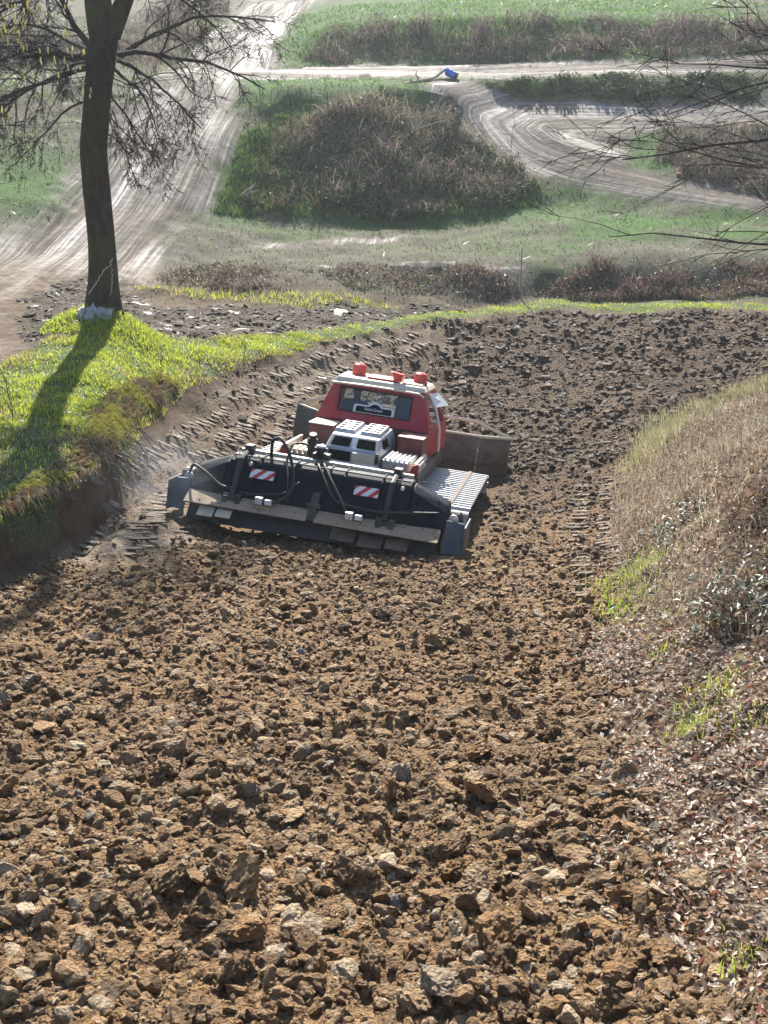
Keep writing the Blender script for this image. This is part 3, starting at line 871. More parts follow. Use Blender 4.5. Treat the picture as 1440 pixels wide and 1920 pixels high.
M_GLASS = glass_material('cab_glass', (0.93, 0.96, 0.96), 0.05)
M_LENS = paint('red_lens', (0.55, 0.05, 0.04), 0.3, 0.1)

def stripes_material():
    m, nt, out = new_mat('red_white_stripes'); n = N(nt)
    x = n.node('ShaderNodeSeparateXYZ', {'Vector': n.objc()}).outputs
    k = n.math('ADD', n.math('MULTIPLY', x[0], 5.2), n.math('MULTIPLY', x[2], -5.2))
    f = n.math('GREATER_THAN', n.math('FRACT', k), 0.55)
    sc = n.ramp(n.noise(n.objc(), 14, 4, 0.6), [(0.62, 0.0), (0.7, 0.6)])
    col = n.mix(sc, n.mix(f, (0.75, 0.73, 0.7), (0.5, 0.03, 0.03)), (0.3, 0.22, 0.18))
    bs = n.principled(Base_Color=col, Roughness=0.45)
    nt.links.new(bs.outputs[0], out.inputs[0]); return m
M_STRIPE = stripes_material()

def ring_panel(outer, inner, th):
    """A flat frame round an opening, given thickness along its normal."""
    o = np.array(outer, float); i = np.array(inner, float)
    nrm = np.cross(o[1] - o[0], o[3] - o[0]); nrm /= np.linalg.norm(nrm)
    V = np.concatenate([o, i, o - nrm * th, i - nrm * th])
    F = []
    for k in range(4):
        l = (k + 1) % 4
        F += [(k, l, 4 + l, 4 + k), (8 + l, 8 + k, 12 + k, 12 + l), (k, 8 + k, 8 + l, l), (4 + k, 4 + l, 12 + l, 12 + k)]
    return V, np.array(F)

def slab(quad, th):
    q = np.array(quad, float)
    nrm = np.cross(q[1] - q[0], q[3] - q[0]); nrm /= np.linalg.norm(nrm)
    return hexa(q - nrm * th, q)

def lerp2(quad, a, b):
    q = np.array(quad, float)
    return (q[0] * (1 - a) + q[1] * a) * (1 - b) + (q[3] * (1 - a) + q[2] * a) * b

def make_groomer():
    g = empty('snow_groomer')
    g.matrix_world = POSE
    tag(g, 'red cabbed tracked groomer towing a dark blue tiller over the brown clods', 'groomer')
    # ---- tracks
    prof = []
    for a in np.linspace(math.pi / 2, math.pi * 1.5, 9): prof.append((-1.8 + 0.27 * math.cos(a), 0.31 + 0.27 * math.sin(a)))
    for a in np.linspace(-math.pi / 2, math.pi / 2, 9): prof.append((1.4 + 0.27 * math.cos(a), 0.31 + 0.27 * math.sin(a)))
    prof = np.array(prof)
    closed = np.vstack([prof, prof[:1]])
    seg = np.hypot(*np.diff(closed, axis=0).T); cum = np.concatenate([[0], np.cumsum(seg)])
    inner = np.array([(y, 0.31 + (z - 0.31) * 0.88) for y, z in prof])
    for sx in (-1, 1):
        x0, x1 = (0.80, 2.02) if sx > 0 else (-1.92, -0.80)
        V, F = extrude_x(prof, x0, x1)
        Vi, Fi = extrude_x(inner, x0 + 0.01, x1 - 0.01)
        belt = part('track', [(V, F[:1]), (Vi, F[:1])], M_BELT, g)
        step = cum[-1] / 46
        bar = None
        for k in range(46):
            q = k * step
            y = np.interp(q, cum, closed[:, 0]); z = np.interp(q, cum, closed[:, 1])
            y2 = np.interp((q + 0.05) % cum[-1], cum, closed[:, 0]); z2 = np.interp((q + 0.05) % cum[-1], cum, closed[:, 1])
            ang = math.atan2(z2 - z, y2 - y)
            if bar is None:
                bar = part('cleat', [hexa([(-0.62, -0.035, 0), (0.62, -0.035, 0), (0.62, 0.035, 0), (-0.62, 0.035, 0)], [(-0.62, -0.014, -0.04), (0.62, -0.014, -0.04), (0.62, 0.014, -0.04), (-0.62, 0.014, -0.04)])], M_ALU, belt)
                c = bar; me = bar.data
            else:
                c = bpy.data.objects.new('cleat', me); COL.objects.link(c); c.parent = belt
            c.location = ((x0 + x1) / 2, y, z)
            c.rotation_euler = (ang, 0, 0)
        rq = np.random.default_rng(40 + sx); mudbag = Bag(); sh5 = [clod_shape(1, 950 + i, 0.3) for i in range(5)]
        kk = 170; sz = rq.uniform(0.012, 0.055, kk) * rq.uniform(0.5, 1, kk)
        stamp(mudbag, sh5, rq.integers(0, 5, kk), np.stack([rq.uniform(x0 + 0.05, x1 - 0.05, kk), rq.uniform(-1.8, 1.4, kk), np.full(kk, 0.585)], 1), np.stack([sz * 1.4, sz, sz * 0.45], 1), rot_mats(rq, kk, 0.3), np.tile([0.19, 0.135, 0.09], (kk, 1)))
        tag(mudbag.build('caked_mud', M_CLOD, belt), None, None, None, 'stuff')
        # chain of cleat bolts along the belt
        cv = Bag()
        for k in range(60):
            y = -1.8 + 3.2 * k / 59
            cv.add(*box(sx * 1.70 - 0.03, sx * 1.70 + 0.03, y - 0.022, y + 0.022, 0.575, 0.635))
        cv.build('chain', M_RUST, belt)
        for y, rr in ((-1.8, 0.22), (-0.85, 0.2), (0.1, 0.2), (0.75, 0.2), (1.4, 0.22)):
            w = part('wheel', [lathe([(0.02, -0.5), (rr - 0.07, -0.5), (rr, -0.46), (rr, 0.46), (rr - 0.07, 0.5), (0.02, 0.5)], 20, 'x', ((x0 + x1) / 2, y, 0.31))], M_BLACK, belt, smooth=False)
    # ---- chassis
    part('chassis', [box(-0.8, 0.8, -1.9, 2.7, 0.35, 0.86), box(-0.6, 0.6, -2.35, -1.9, 0.45, 0.8), box(-1.1, 1.1, -1.6, 1.9, 0.66, 0.86)], M_DARK, g, 0.02)
    part('deck', [box(-1.15, 1.15, -1.75, 0.55, 0.86, 0.95)], M_DARK, g, 0.01)
    # ---- cab
    RB = [(-1.0, 0.10, 1.40), (1.0, 0.10, 1.40), (0.80, 0.45, 2.03), (-0.80, 0.45, 2.03)]
    win = [lerp2(RB, 0.155, 0.24), lerp2(RB, 0.83, 0.22), lerp2(RB, 0.87, 0.86), lerp2(RB, 0.085, 0.88)]
    cab = part('cab', [ring_panel(RB, win, 0.06)], M_RED, g, 0.012)
    part('rear_window', [slab([w + np.array([0, 0.03, 0]) for w in win], 0.012)], M_GLASS, cab)
    gas = [win[0], win[1], win[2], win[3]]
    ins = [lerp2(gas, 0.02, 0.05), lerp2(gas, 0.98, 0.05), lerp2(gas, 0.98, 0.95), lerp2(gas, 0.02, 0.95)]
    part('window_seal', [ring_panel([p + np.array([0, -0.006, 0.002]) for p in gas], [p + np.array([0, -0.006, 0.002]) for p in ins], 0.03)], M_BLACK, cab)
    for sx in (-1, 1):
        S = [(sx * 1.0, 0.10, 1.40), (sx * 1.10, 1.75, 1.40), (sx * 0.84, 1.45, 2.03), (sx * 0.80, 0.45, 2.03)]
        wn_ = [lerp2(S, 0.14, 0.12), lerp2(S, 0.9, 0.10), lerp2(S, 0.9, 0.9), lerp2(S, 0.2, 0.9)]
        if sx < 0: pass
        part('side_panel', [ring_panel(S, wn_, 0.05 * (1 if sx < 0 else -1) * -1)], M_RED, cab, 0.008)
        part('side_window', [slab([w - np.array([sx * 0.025, 0, 0]) for w in wn_], 0.01)], M_GLASS, cab)
        low = [(sx * 1.0, 0.12, 0.93), (sx * 1.10, 2.05, 0.93), (sx * 1.10, 1.75, 1.395), (sx * 1.0, 0.12, 1.395)]
        part('door_panel', [slab(low, 0.05 * sx)], M_RED, cab, 0.008)
    WS = [(-1.08, 1.86, 1.2), (1.08, 1.86, 1.2), (0.82, 1.47, 2.00), (-0.82, 1.47, 2.00)]
    wi = [lerp2(WS, 0.05, 0.06), lerp2(WS, 0.95, 0.06), lerp2(WS, 0.95, 0.94), lerp2(WS, 0.05, 0.94)]
    part('windscreen_frame', [ring_panel(WS, wi, 0.04)], M_RED, cab, 0.006)
    part('windscreen', [slab([w - np.array([0, 0.01, 0]) for w in wi], 0.01)], M_GLASS, cab)
    part('nose', [hexa([(-1.1, 1.82, 0.9), (1.1, 1.82, 0.9), (0.95, 2.6, 0.9), (-0.95, 2.6, 0.9)], [(-1.08, 1.88, 1.19), (1.08, 1.88, 1.19), (0.9, 2.45, 1.05), (-0.9, 2.45, 1.05)])], M_RED, cab, 0.04)
    rf = part('roof', [hexa([(-0.83, 0.40, 2.13), (0.83, 0.40, 2.13), (0.86, 1.55, 2.13), (-0.86, 1.55, 2.13)], [(-0.76, 0.47, 2.215), (0.76, 0.47, 2.215), (0.79, 1.46, 2.215), (-0.79, 1.46, 2.215)])], M_CREAM, cab, 0.025)  # cream colour stands in for sun glare on the red roof
    part('roof_hatch', [box(-0.28, 0.3, 0.62, 1.2, 2.216, 2.255)], M_RED, rf, 0.015)
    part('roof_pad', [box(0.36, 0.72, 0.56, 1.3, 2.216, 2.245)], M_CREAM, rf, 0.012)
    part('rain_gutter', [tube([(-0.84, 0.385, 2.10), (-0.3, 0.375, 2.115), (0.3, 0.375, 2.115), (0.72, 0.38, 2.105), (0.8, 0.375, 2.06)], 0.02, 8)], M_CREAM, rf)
    rf.location = (0, 0, -0.10)
    part('cab_floor', [box(-0.98, 0.98, 0.14, 1.78, 0.94, 0.99)], M_DARK, cab)
    part('bulkhead', [box(-0.97, 0.97, 0.13, 0.17, 0.99, 1.40)], M_DARK, cab)
    part('dashboard', [box(-0.95, 0.95, 1.45, 1.72, 1.05, 1.24)], M_BLACK, cab, 0.03)
    for sx in (-0.45, 0.52):
        part('seat', [box(sx - 0.24, sx + 0.24, 0.5, 1.0, 1.0, 1.16), hexa([(sx - 0.24, 0.42, 1.16), (sx + 0.24, 0.42, 1.16), (sx + 0.24, 0.56, 1.16), (sx - 0.24, 0.56, 1.16)], [(sx - 0.2, 0.48 if sx < 0 else 0.52, 1.5 if sx < 0 else 1.92), (sx + 0.2, 0.48 if sx < 0 else 0.52, 1.5 if sx < 0 else 1.92), (sx + 0.2, 0.6, 1.5 if sx < 0 else 1.92), (sx - 0.2, 0.6, 1.5 if sx < 0 else 1.92)])], M_BLACK, cab, 0.04)
    th = np.linspace(0, 2 * math.pi, 17)
    part('steering_wheel', [tube(np.c_[-0.45 + 0.19 * np.cos(th), 1.36 + 0.1 * np.sin(th), 1.42 + 0.16 * np.sin(th)], 0.015, 6), tube([(-0.45, 1.5, 1.3), (-0.45, 1.36, 1.42)], 0.02, 6)], M_BLACK, cab)
    part('wiper', [tube([(-0.14, 0.37, 1.97), (-0.16, 0.27, 1.83), (-0.19, 0.215, 1.72)], 0.008, 5)], M_BLACK, cab)
    # beacons
    for bx, by, lean in ((-0.5, 1.0, 0.0), (0.62, 0.95, 0.0)):
        b = part('beacon', [lathe([(0.02, 2.22), (0.12, 2.22), (0.125, 2.25), (0.115, 2.36), (0.112, 2.40), (0.07, 2.425), (0.01, 2.43)], 18, 'z', (bx, by, 0))], M_LENS, rf, smooth=False)
        part('beacon_base', [lathe([(0.02, 2.19), (0.135, 2.19), (0.135, 2.235), (0.12, 2.24), (0.02, 2.24)], 18, 'z', (bx, by, 0))], M_RED, rf)
    part('work_lamp', [hexa([(0.20, 0.58, 2.26), (0.34, 0.58, 2.26), (0.36, 0.70, 2.26), (0.18, 0.70, 2.26)], [(0.15, 0.52, 2.41), (0.37, 0.52, 2.38), (0.40, 0.72, 2.37), (0.15, 0.72, 2.41)]), box(0.24, 0.30, 0.58, 0.66, 2.215, 2.27)], M_LENS, rf, 0.02)
    # mirrors
    part('mirror_arm', [tube([(-0.84, 1.1, 1.98), (-1.2, 1.25, 1.92)], 0.02, 6), tube([(-0.98, 1.15, 1.93), (-0.92, 1.1, 1.72)], 0.012, 6)], M_CREAM, cab)
    part('mirror', [box(-1.28, -0.86, 1.2, 1.24, 1.89, 1.95)], M_CREAM, cab, 0.01)
    part('door_frame', [tube([(0.84, 0.7, 2.0), (1.0, 0.72, 1.74), (1.10, 0.78, 1.4), (1.12, 0.85, 1.0)], 0.025, 6), slab([(0.99, 0.74, 1.78), (1.15, 1.3, 1.78), (0.93, 1.2, 2.0), (0.87, 0.74, 2.0)], 0.02)], M_WHITE, cab)  # white stands in for light reflected off the door
    # ---- sign behind the glass
    sg = part('window_sign', [extr for extr in [sign_shape(0.36, 0.012, 1.0)]], M_WHITE, cab)
    c0 = lerp2(win, 0.50, 0.115) + np.array([0, -0.012, 0])
    axz = (np.array(win[3]) - np.array(win[0])); axz /= np.linalg.norm(axz)
    rot = Matrix(((1, 0, 0), (0, -axz[2], axz[1]), (0, axz[1], axz[2]))).transposed()
    mrot = Matrix(((1, 0, 0), (0, axz[2], axz[1]), (0, -axz[1], axz[2])))
    sg.matrix_local = Matrix.Translation(Vector(c0)) @ Matrix.Rotation(math.atan2(-axz[1], axz[2]), 4, 'X')
    pn = part('sign_panel', [sign_shape(0.315, 0.004, 0.74, -0.014)], M_NAVY, sg)
    cu = bpy.data.curves.new('sign_text', 'FONT'); cu.body = 'Romain Europen'; cu.size = 0.052; cu.align_x = 'CENTER'; cu.extrude = 0.001
    tx = bpy.data.objects.new('sign_text', cu); COL.objects.link(tx); tx.parent = sg
    tx.location = (0.0, -0.018, 0.02); tx.rotation_euler = (math.radians(90), 0, 0); tx.scale = (0.92, 1.5, 1)
    cu.materials.append(M_WHITE)
    bpy.context.view_layer.update()
    tme = bpy.data.meshes.new_from_object(tx.evaluated_get(bpy.context.evaluated_depsgraph_get()))
    tm = bpy.data.objects.new('lettering', tme); COL.objects.link(tm); tm.parent = sg
    tm.location = tx.location; tm.rotation_euler = tx.rotation_euler; tm.scale = tx.scale
    bpy.data.objects.remove(tx)
    if not tme.materials: tme.materials.append(M_WHITE)
    # ---- engine cover
    ec = part('engine_cover', [hexa([(-0.52, -1.62, 1.02), (0.47, -1.62, 1.02), (0.50, -0.1, 1.02), (-0.55, -0.1, 1.02)], [(-0.50, -1.60, 1.26), (0.45, -1.60, 1.26), (0.48, -0.1, 1.26), (-0.53, -0.1, 1.26)]),
                               hexa([(-0.50, -1.60, 1.262), (0.45, -1.60, 1.262), (0.48, -0.1, 1.262), (-0.53, -0.1, 1.262)], [(-0.44, -1.38, 1.46), (0.40, -1.38, 1.46), (0.42, -0.2, 1.50), (-0.46, -0.2, 1.50)])], M_SILVER, g, 0.02)
    ec.location = (0.04, 0, -0.07); ec.scale = (0.92, 1, 1)
    rearq = [(-0.50, -1.605, 1.27), (0.45, -1.605, 1.27), (0.40, -1.385, 1.455), (-0.44, -1.385, 1.455)]
    for a0, a1 in ((0.08, 0.44), (0.57, 0.93)):
        part('cover_window', [slab([lerp2(rearq, a0, 0.2) + np.array([0, -0.006, 0.004]), lerp2(rearq, a1, 0.2) + np.array([0, -0.006, 0.004]), lerp2(rearq, a1, 0.85) + np.array([0, -0.006, 0.004]), lerp2(rearq, a0, 0.85) + np.array([0, -0.006, 0.004])], 0.012)], M_VOID, ec, 0.006)
    part('radiator_opening', [box(-0.42, -0.03, -1.632, -1.60, 1.07, 1.235)], M_VOID, ec, 0.004)
    part('rear_hatch', [box(0.0, 0.40, -1.638, -1.61, 1.07, 1.235)], M_CREAM, ec, 0.008)
    part('rear_bumper', [tube([(-0.55, -1.68, 1.03), (0.5, -1.68, 1.03)], 0.055, 10)], M_ALU, ec)
    part('tail_lamp', [box(0.41, 0.46, -1.65, -1.60, 1.10, 1.27)], M_BLACK, ec, 0.006)
    for y in (-1.22, -0.98):
        part('side_vent', [hexa([(0.462, y, 1.29), (0.485, y, 1.29), (0.485, y + 0.15, 1.29), (0.462, y + 0.15, 1.29)], [(0.42, y + 0.02, 1.42), (0.443, y + 0.02, 1.42), (0.443, y + 0.15, 1.42), (0.42, y + 0.15, 1.42)])], M_VOID, ec)
    for cx in (-0.26, 0.2):
        fr = part('grille', [hexa([(cx - 0.19, -1.25, 1.462), (cx + 0.19, -1.25, 1.462), (cx + 0.19, -0.35, 1.49), (cx - 0.19, -0.35, 1.49)], [(cx - 0.17, -1.2, 1.53), (cx + 0.17, -1.2, 1.53), (cx + 0.17, -0.38, 1.56), (cx - 0.17, -0.38, 1.56)])], M_SILVER, ec, 0.012)
        hole = None
        for iy in range(4):
            for ix in range(2):
                x = cx - 0.08 + ix * 0.16; y = -1.09 + iy * 0.2; z = 1.53 + (y + 1.2) / 0.82 * 0.03
                if hole is None:
                    hole = part('grille_hole', [box(-0.055, 0.055, -0.06, 0.06, -0.02, 0.004)], M_VOID, fr)
                    h = hole
                else:
                    h = bpy.data.objects.new('grille_hole', hole.data); COL.objects.link(h); h.parent = fr
                h.location = (x, y, z)
    # ---- boxes and side boards
    for sx, y0, y1 in ((-0.74, -0.55, 0.02), (0.80, -0.62, 0.02)):
        tb = part('tool_box', [box(sx - 0.21, sx + 0.21, y0, y1, 0.95, 1.36)], M_DRED, g, 0.015)
        part('box_lid', [box(sx - 0.22, sx + 0.22, y0 - 0.01, y1, 1.362, 1.385)], M_CREAM if sx < 0 else M_DRED, tb, 0.008)
        for k in range(5):
            part('box_rib', [box(sx - 0.19 + k * 0.085, sx - 0.165 + k * 0.085, y0 - 0.012, y0 + 0.001, 0.97, 1.34)], M_DRED, tb)
    rd = part('ribbed_tank', [box(0.52, 0.98, -1.55, -0.72, 0.96, 1.12)], M_ALU, g, 0.02)
    for k in range(6):
        part('rib', [tube([(0.56 + k * 0.076, -1.56, 1.00), (0.56 + k * 0.076, -1.56, 1.10), (0.56 + k * 0.076, -1.53, 1.125), (0.56 + k * 0.076, -0.74, 1.125)], 0.024, 6)], M_ALU, rd)
    ld = part('slatted_step', [box(-1.05, -0.6, -1.5, -0.75, 0.96, 1.0)], M_CREAM, g, 0.01)
    for k in range(5):
        part('step_slat', [box(-1.04 + k * 0.09, -0.99 + k * 0.09, -1.52, -0.8, 1.002, 1.06)], M_CREAM, ld)
    for sx in (-1, 1):
        sb = part('side_board', [box(sx * 1.06 - 0.025, sx * 1.06 + 0.025, -1.62, -0.5, 0.9, 1.14)], M_CREAM, g, 0.008)
        part('board_rail', [box(sx * 1.095 - 0.012, sx * 1.095 + 0.012, -1.6, -0.55, 1.05, 1.09)], M_ALU, sb)
        part('board_rail', [box(sx * 1.095 - 0.012, sx * 1.095 + 0.012, -1.6, -0.55, 0.95, 0.99)], M_ALU, sb)
        part('mud_flap', [hexa([(sx * 1.06 - 0.13, -1.72, 0.78), (sx * 1.06 + 0.07, -1.72, 0.78), (sx * 1.06 + 0.07, -1.66, 0.78), (sx * 1.06 - 0.13, -1.66, 0.78)], [(sx * 1.06 - 0.03, -1.72, 1.12), (sx * 1.06 + 0.07, -1.72, 1.16), (sx * 1.06 + 0.07, -1.66, 1.16), (sx * 1.06 - 0.03, -1.66, 1.12)])], M_RED, g, 0.012)
    part('exhaust_stack', [tube([(-0.62, -1.6, 0.9), (-0.62, -1.6, 1.28)], 0.075, 12), tube([(-0.62, -1.6, 1.28), (-0.62, -1.64, 1.36)], 0.06, 12)], M_BLACK, g)
    # ---- tiller
    main = [(-2.40, 0.56), (-2.42, 0.98), (-2.55, 1.07), (-2.76, 1.06), (-2.88, 0.99), (-3.02, 0.82), (-3.25, 0.54), (-3.20, 0.46), (-2.6, 0.42)]
    tip = [(-2.50, 0.50), (-2.52, 0.76), (-2.6, 0.84), (-2.75, 0.84), (-2.85, 0.81), (-2.98, 0.72), (-3.22, 0.52), (-3.17, 0.44), (-2.6, 0.42)]
    tl = part('tiller', [extrude_x(main, -1.5, 1.42)], M_NAVY, g, 0.03)
    for sx, xa in ((-1, -1.505), (1, 1.425)):
        part('tiller_end_cover', [extrude_x([(y, z - 0.04) for y, z in main], xa, sx * 2.02, tip)], M_NAVY, tl, 0.025)
        part('end_plate', [hexa([(sx * 2.03, -3.42, 0.16), (sx * 2.36, -3.34, 0.16), (sx * 2.36, -3.30, 0.16), (sx * 2.03, -3.38, 0.16)], [(sx * 2.03, -3.16, 0.60), (sx * 2.30, -3.06, 0.56), (sx * 2.30, -3.02, 0.56), (sx * 2.03, -3.12, 0.60)]), box(sx * 2.34 - 0.015, sx * 2.34 + 0.015, -3.3, -2.55, 0.1, 0.56)], M_WING, tl, 0.015)
        part('hydraulic_motor', [lathe([(0.02, -0.12), (0.13, -0.12), (0.14, -0.08), (0.14, 0.06), (0.09, 0.1), (0.02, 0.12)], 16, 'x', (sx * 2.14, -2.85, 0.55))], M_DARK, tl)
        part('motor_cap', [lathe([(0.01, -0.02), (0.075, -0.02), (0.075, 0.02), (0.01, 0.03)], 14, 'y', (sx * 2.12, -3.02, 0.58))], M_ALU, tl)
    part('tiller_top_bar', [box(-1.45, 1.36, -2.50, -2.40, 1.06, 1.115)], M_CREAM, tl, 0.01)
    for rx in (-1.0, -0.45, 0.1, 0.35, 0.95):
        part('cover_rib', [tube([(rx, -2.56, 1.078), (rx, -2.77, 1.068), (rx, -2.89, 0.995), (rx, -3.03, 0.825), (rx, -3.25, 0.555)], 0.014, 6)], M_NAVY, tl)
    rq = np.random.default_rng(12); mudbag = Bag(); sh5 = [clod_shape(1, 900 + i, 0.3) for i in range(5)]
    kk = 150; sz = rq.uniform(0.008, 0.026, kk); xs = rq.uniform(-1.95, 1.95, kk)
    on = rq.random(kk) < 0.6
    ys = np.where(on, rq.uniform(-3.54, -3.27, kk), rq.uniform(-2.78, -2.45, kk))
    zs = np.where(on, 0.38 + (ys + 3.54) / 0.28 * 0.155, 1.07)
    stamp(mudbag, sh5, rq.integers(0, 5, kk), np.stack([xs, ys + np.where(on, 0.07, 0), zs], 1), np.stack([sz * 1.3, sz, sz * 0.4], 1), rot_mats(rq, kk, 0.3), np.tile([0.16, 0.11, 0.07], (kk, 1)))
    tag(mudbag.build('caked_mud', M_CLOD, tl), None, None, None, 'stuff')
    part('tiller_seam', [tube([(-1.45, -2.80, 1.065), (1.38, -2.80, 1.065)], 0.012, 6)], M_WING, tl)
    for x0, x1 in ((-2.0, -0.06), (0.06, 1.98)):
        fb = part('finisher_board', [hexa([(x0, -3.55, 0.22), (x1, -3.55, 0.22), (x1, -3.49, 0.195), (x0, -3.49, 0.195)], [(x0, -3.26, 0.375), (x1, -3.26, 0.375), (x1, -3.20, 0.35), (x0, -3.20, 0.35)])], M_TAN, tl, 0.012)
        fl = part('finisher_lip', [tube([(x0, -3.51, 0.215), ((x0 + x1) / 2, -3.515, 0.2), (x1, -3.51, 0.215)], 0.02, 6)], M_DARK, tl)
    part('centre_bracket', [hexa([(-0.07, -3.48, 0.24), (0.07, -3.48, 0.24), (0.07, -3.40, 0.24), (-0.07, -3.40, 0.24)], [(-0.06, -3.22, 0.60), (0.06, -3.22, 0.60), (0.06, -3.10, 0.60), (-0.06, -3.10, 0.60)]), box(-0.11, 0.11, -3.36, -3.30, 0.40, 0.47)], M_DARK, tl, 0.012)
    for bx in (-1.30, 1.12):
        ar = part('lift_arm', [tube([(bx, -2.5, 1.13), (bx, -2.95, 1.02), (bx, -3.10, 0.78), (bx, -3.26, 0.52)], 0.045, 8), box(bx - 0.06, bx + 0.06, -2.62, -2.42, 1.05, 1.19), box(bx - 0.12, bx + 0.12, -3.33, -3.26, 0.46, 0.53)], M_BLACK, tl)
        for dx in (-0.09, 0.11):
            part('spring_pad', [hexa([(bx + dx - 0.045, -3.50, 0.30), (bx + dx + 0.045, -3.50, 0.30), (bx + dx + 0.045, -3.42, 0.30), (bx + dx - 0.045, -3.42, 0.30)], [(bx + dx - 0.05, -3.36, 0.50), (bx + dx + 0.05, -3.36, 0.50), (bx + dx + 0.05, -3.28, 0.50), (bx + dx - 0.05, -3.28, 0.50)])], M_DARK, ar, 0.015)
        part('pin', [lathe([(0.005, -0.02), (0.03, -0.02), (0.03, 0.02), (0.005, 0.025)], 10, 'y', (bx + 0.16, -2.95, 0.98))], M_ALU, ar)
    for bx in (-0.80, 0.62):
        vb = part('valve_block', [box(bx - 0.10, bx + 0.02, -3.46, -3.34, 0.42, 0.53)], M_ALU, tl, 0.012)
        part('valve_cap', [box(bx + 0.05, bx + 0.16, -3.45, -3.36, 0.43, 0.51)], M_WHITE, vb, 0.015)
        part('valve_base', [box(bx - 0.11, bx + 0.15, -3.47, -3.38, 0.35, 0.415)], M_TAN, vb, 0.01)
    # warning plates on the sloping back
    for bx, bz in ((-0.92, 0.0), (0.74, 0.0)):
        wp = part('warning_plate', [box(-0.19, 0.19, -0.008, 0.008, -0.075, 0.075)], M_STRIPE, tl)
        wp.location = (bx, -3.016, 0.858); wp.rotation_euler = (math.radians(-38), 0, 0)
    # hoses
    def hose(name, pts, rad):
        p = np.array(pts, float); t = np.linspace(0, 1, len(p)); q = np.linspace(0, 1, 8 * len(p))
        k = np.stack([np.interp(q, t, p[:, i]) for i in range(3)], 1)
        for _ in range(6):
            k[1:-1] = (k[:-2] + 2 * k[1:-1] + k[2:]) / 4
        part(name, [tube(k, rad, 8)], M_BLACK, tl, smooth=True)
    hose('hose', [(-0.95, -2.5, 1.06), (-0.92, -2.65, 1.34), (-0.75, -2.8, 1.42), (-0.55, -2.95, 1.25), (-0.40, -3.1, 0.95), (-0.38, -3.2, 0.70), (-0.55, -3.3, 0.55), (-0.80, -3.36, 0.50)], 0.026)
    hose('hose', [(-0.28, -2.2, 1.05), (-0.42, -2.4, 1.32), (-0.60, -2.6, 1.33), (-0.62, -2.8, 1.1), (-0.48, -3.1, 0.85), (-0.42, -3.26, 0.58)], 0.018)
    hose('hose', [(-0.22, -2.3, 1.15), (-0.02, -2.75, 1.1), (0.2, -3.02, 0.9), (0.42, -3.2, 0.68), (0.60, -3.38, 0.50)], 0.022)
    hose('hose', [(-0.26, -2.3, 1.12), (-0.10, -2.8, 1.09), (0.12, -3.05, 0.86), (0.32, -3.2, 0.66), (0.95, -3.22, 0.62), (1.4, -3.2, 0.68), (1.9, -3.05, 0.72)], 0.020)
    hose('hose', [(-1.22, -3.15, 0.62), (-1.5, -3.2, 0.62), (-1.8, -3.1, 0.78), (-2.05, -3.0, 0.86), (-2.12, -2.95, 0.70), (-2.1, -2.95, 0.58)], 0.022)
    hose('hose', [(-1.2, -3.2, 0.58), (-0.9, -3.25, 0.60), (-0.5, -3.22, 0.66), (-0.3, -3.1, 0.85)], 0.016)
    # coupling tower
    tw = part('coupling_tower', [box(-0.42, -0.16, -2.45, -2.25, 0.8, 1.2), tube([(-0.3, -2.5, 1.2), (-0.3, -2.3, 1.3)], 0.06, 10)], M_BLACK, g, 0.01)
    part('coupling_cap', [lathe([(0.035, 0.0), (0.075, 0.0), (0.08, 0.02), (0.07, 0.035), (0.035, 0.035)], 16, 'z', (-0.3, -2.42, 1.30))], M_WHITE, tw)
    part('coupling_ring', [lathe([(0.01, 0.0), (0.1, 0.0), (0.1, -0.05), (0.01, -0.06)], 16, 'z', (-0.3, -2.42, 1.298))], M_BLACK, tw)
    # rotor and comb under the hood
    sh = [lathe([(0.02, -1.98), (0.12, -1.98), (0.12, 1.98), (0.02, 1.98)], 14, 'x', (0, -2.85, 0.26))]
    part('rotor', sh, M_DARK, tl)
    rt = Bag(); r = np.random.default_rng(3)
    for k in range(90):
        x = -1.95 + 3.9 * k / 89; a = k * 2.4
        c, s = math.cos(a), math.sin(a)
        V, F = box(-0.015, 0.015, -0.03, 0.03, 0.1, 0.22)
        W = np.c_[V[:, 0] + x, V[:, 1] * c - V[:, 2] * s - 2.85, V[:, 1] * s + V[:, 2] * c + 0.26]
        rt.add(W, F)
    tag(rt.build('rotor_teeth', M_DARK, tl), None, None, None, 'stuff')
    for x0, x1, z in ((-1.75, -1.5, 0.13), (-1.46, -1.22, 0.15), (0.35, 0.72, 0.10), (0.78, 1.15, 0.07), (1.2, 1.55, 0.10)):
        part('comb_tongue', [slab([(x0, -3.62, z), (x1, -3.62, z), (x1, -3.42, z + 0.13), (x0, -3.42, z + 0.13)], 0.02)], M_CREAM if x0 < -1 else M_BLADE, tl, 0.006)
    part('rear_skirt', [slab([(-1.95, -3.50, 0.02), (1.95, -3.50, 0.02), (1.95, -3.36, 0.24), (-1.95, -3.36, 0.24)], 0.03)], M_BLACK, tl)
    for c in list(tl.children) + [k for a in tl.children for k in a.children if a.name.startswith('lift_arm')]:
        up = {'finisher_board': 0.16, 'finisher_lip': 0.16, 'centre_bracket': 0.14, 'spring_pad': 0.06, 'valve_block': 0.06, 'end_plate': 0.05, 'comb_tongue': 0.10, 'rear_skirt': 0.10, 'motor_cap': 0.06, 'hydraulic_motor': 0.06}.get(c.name.split('.')[0])
        if up: c.location = (0, 0.07, up)
    tl.location = (-0.13, 0, 0); tl.scale = (0.955, 1, 1)
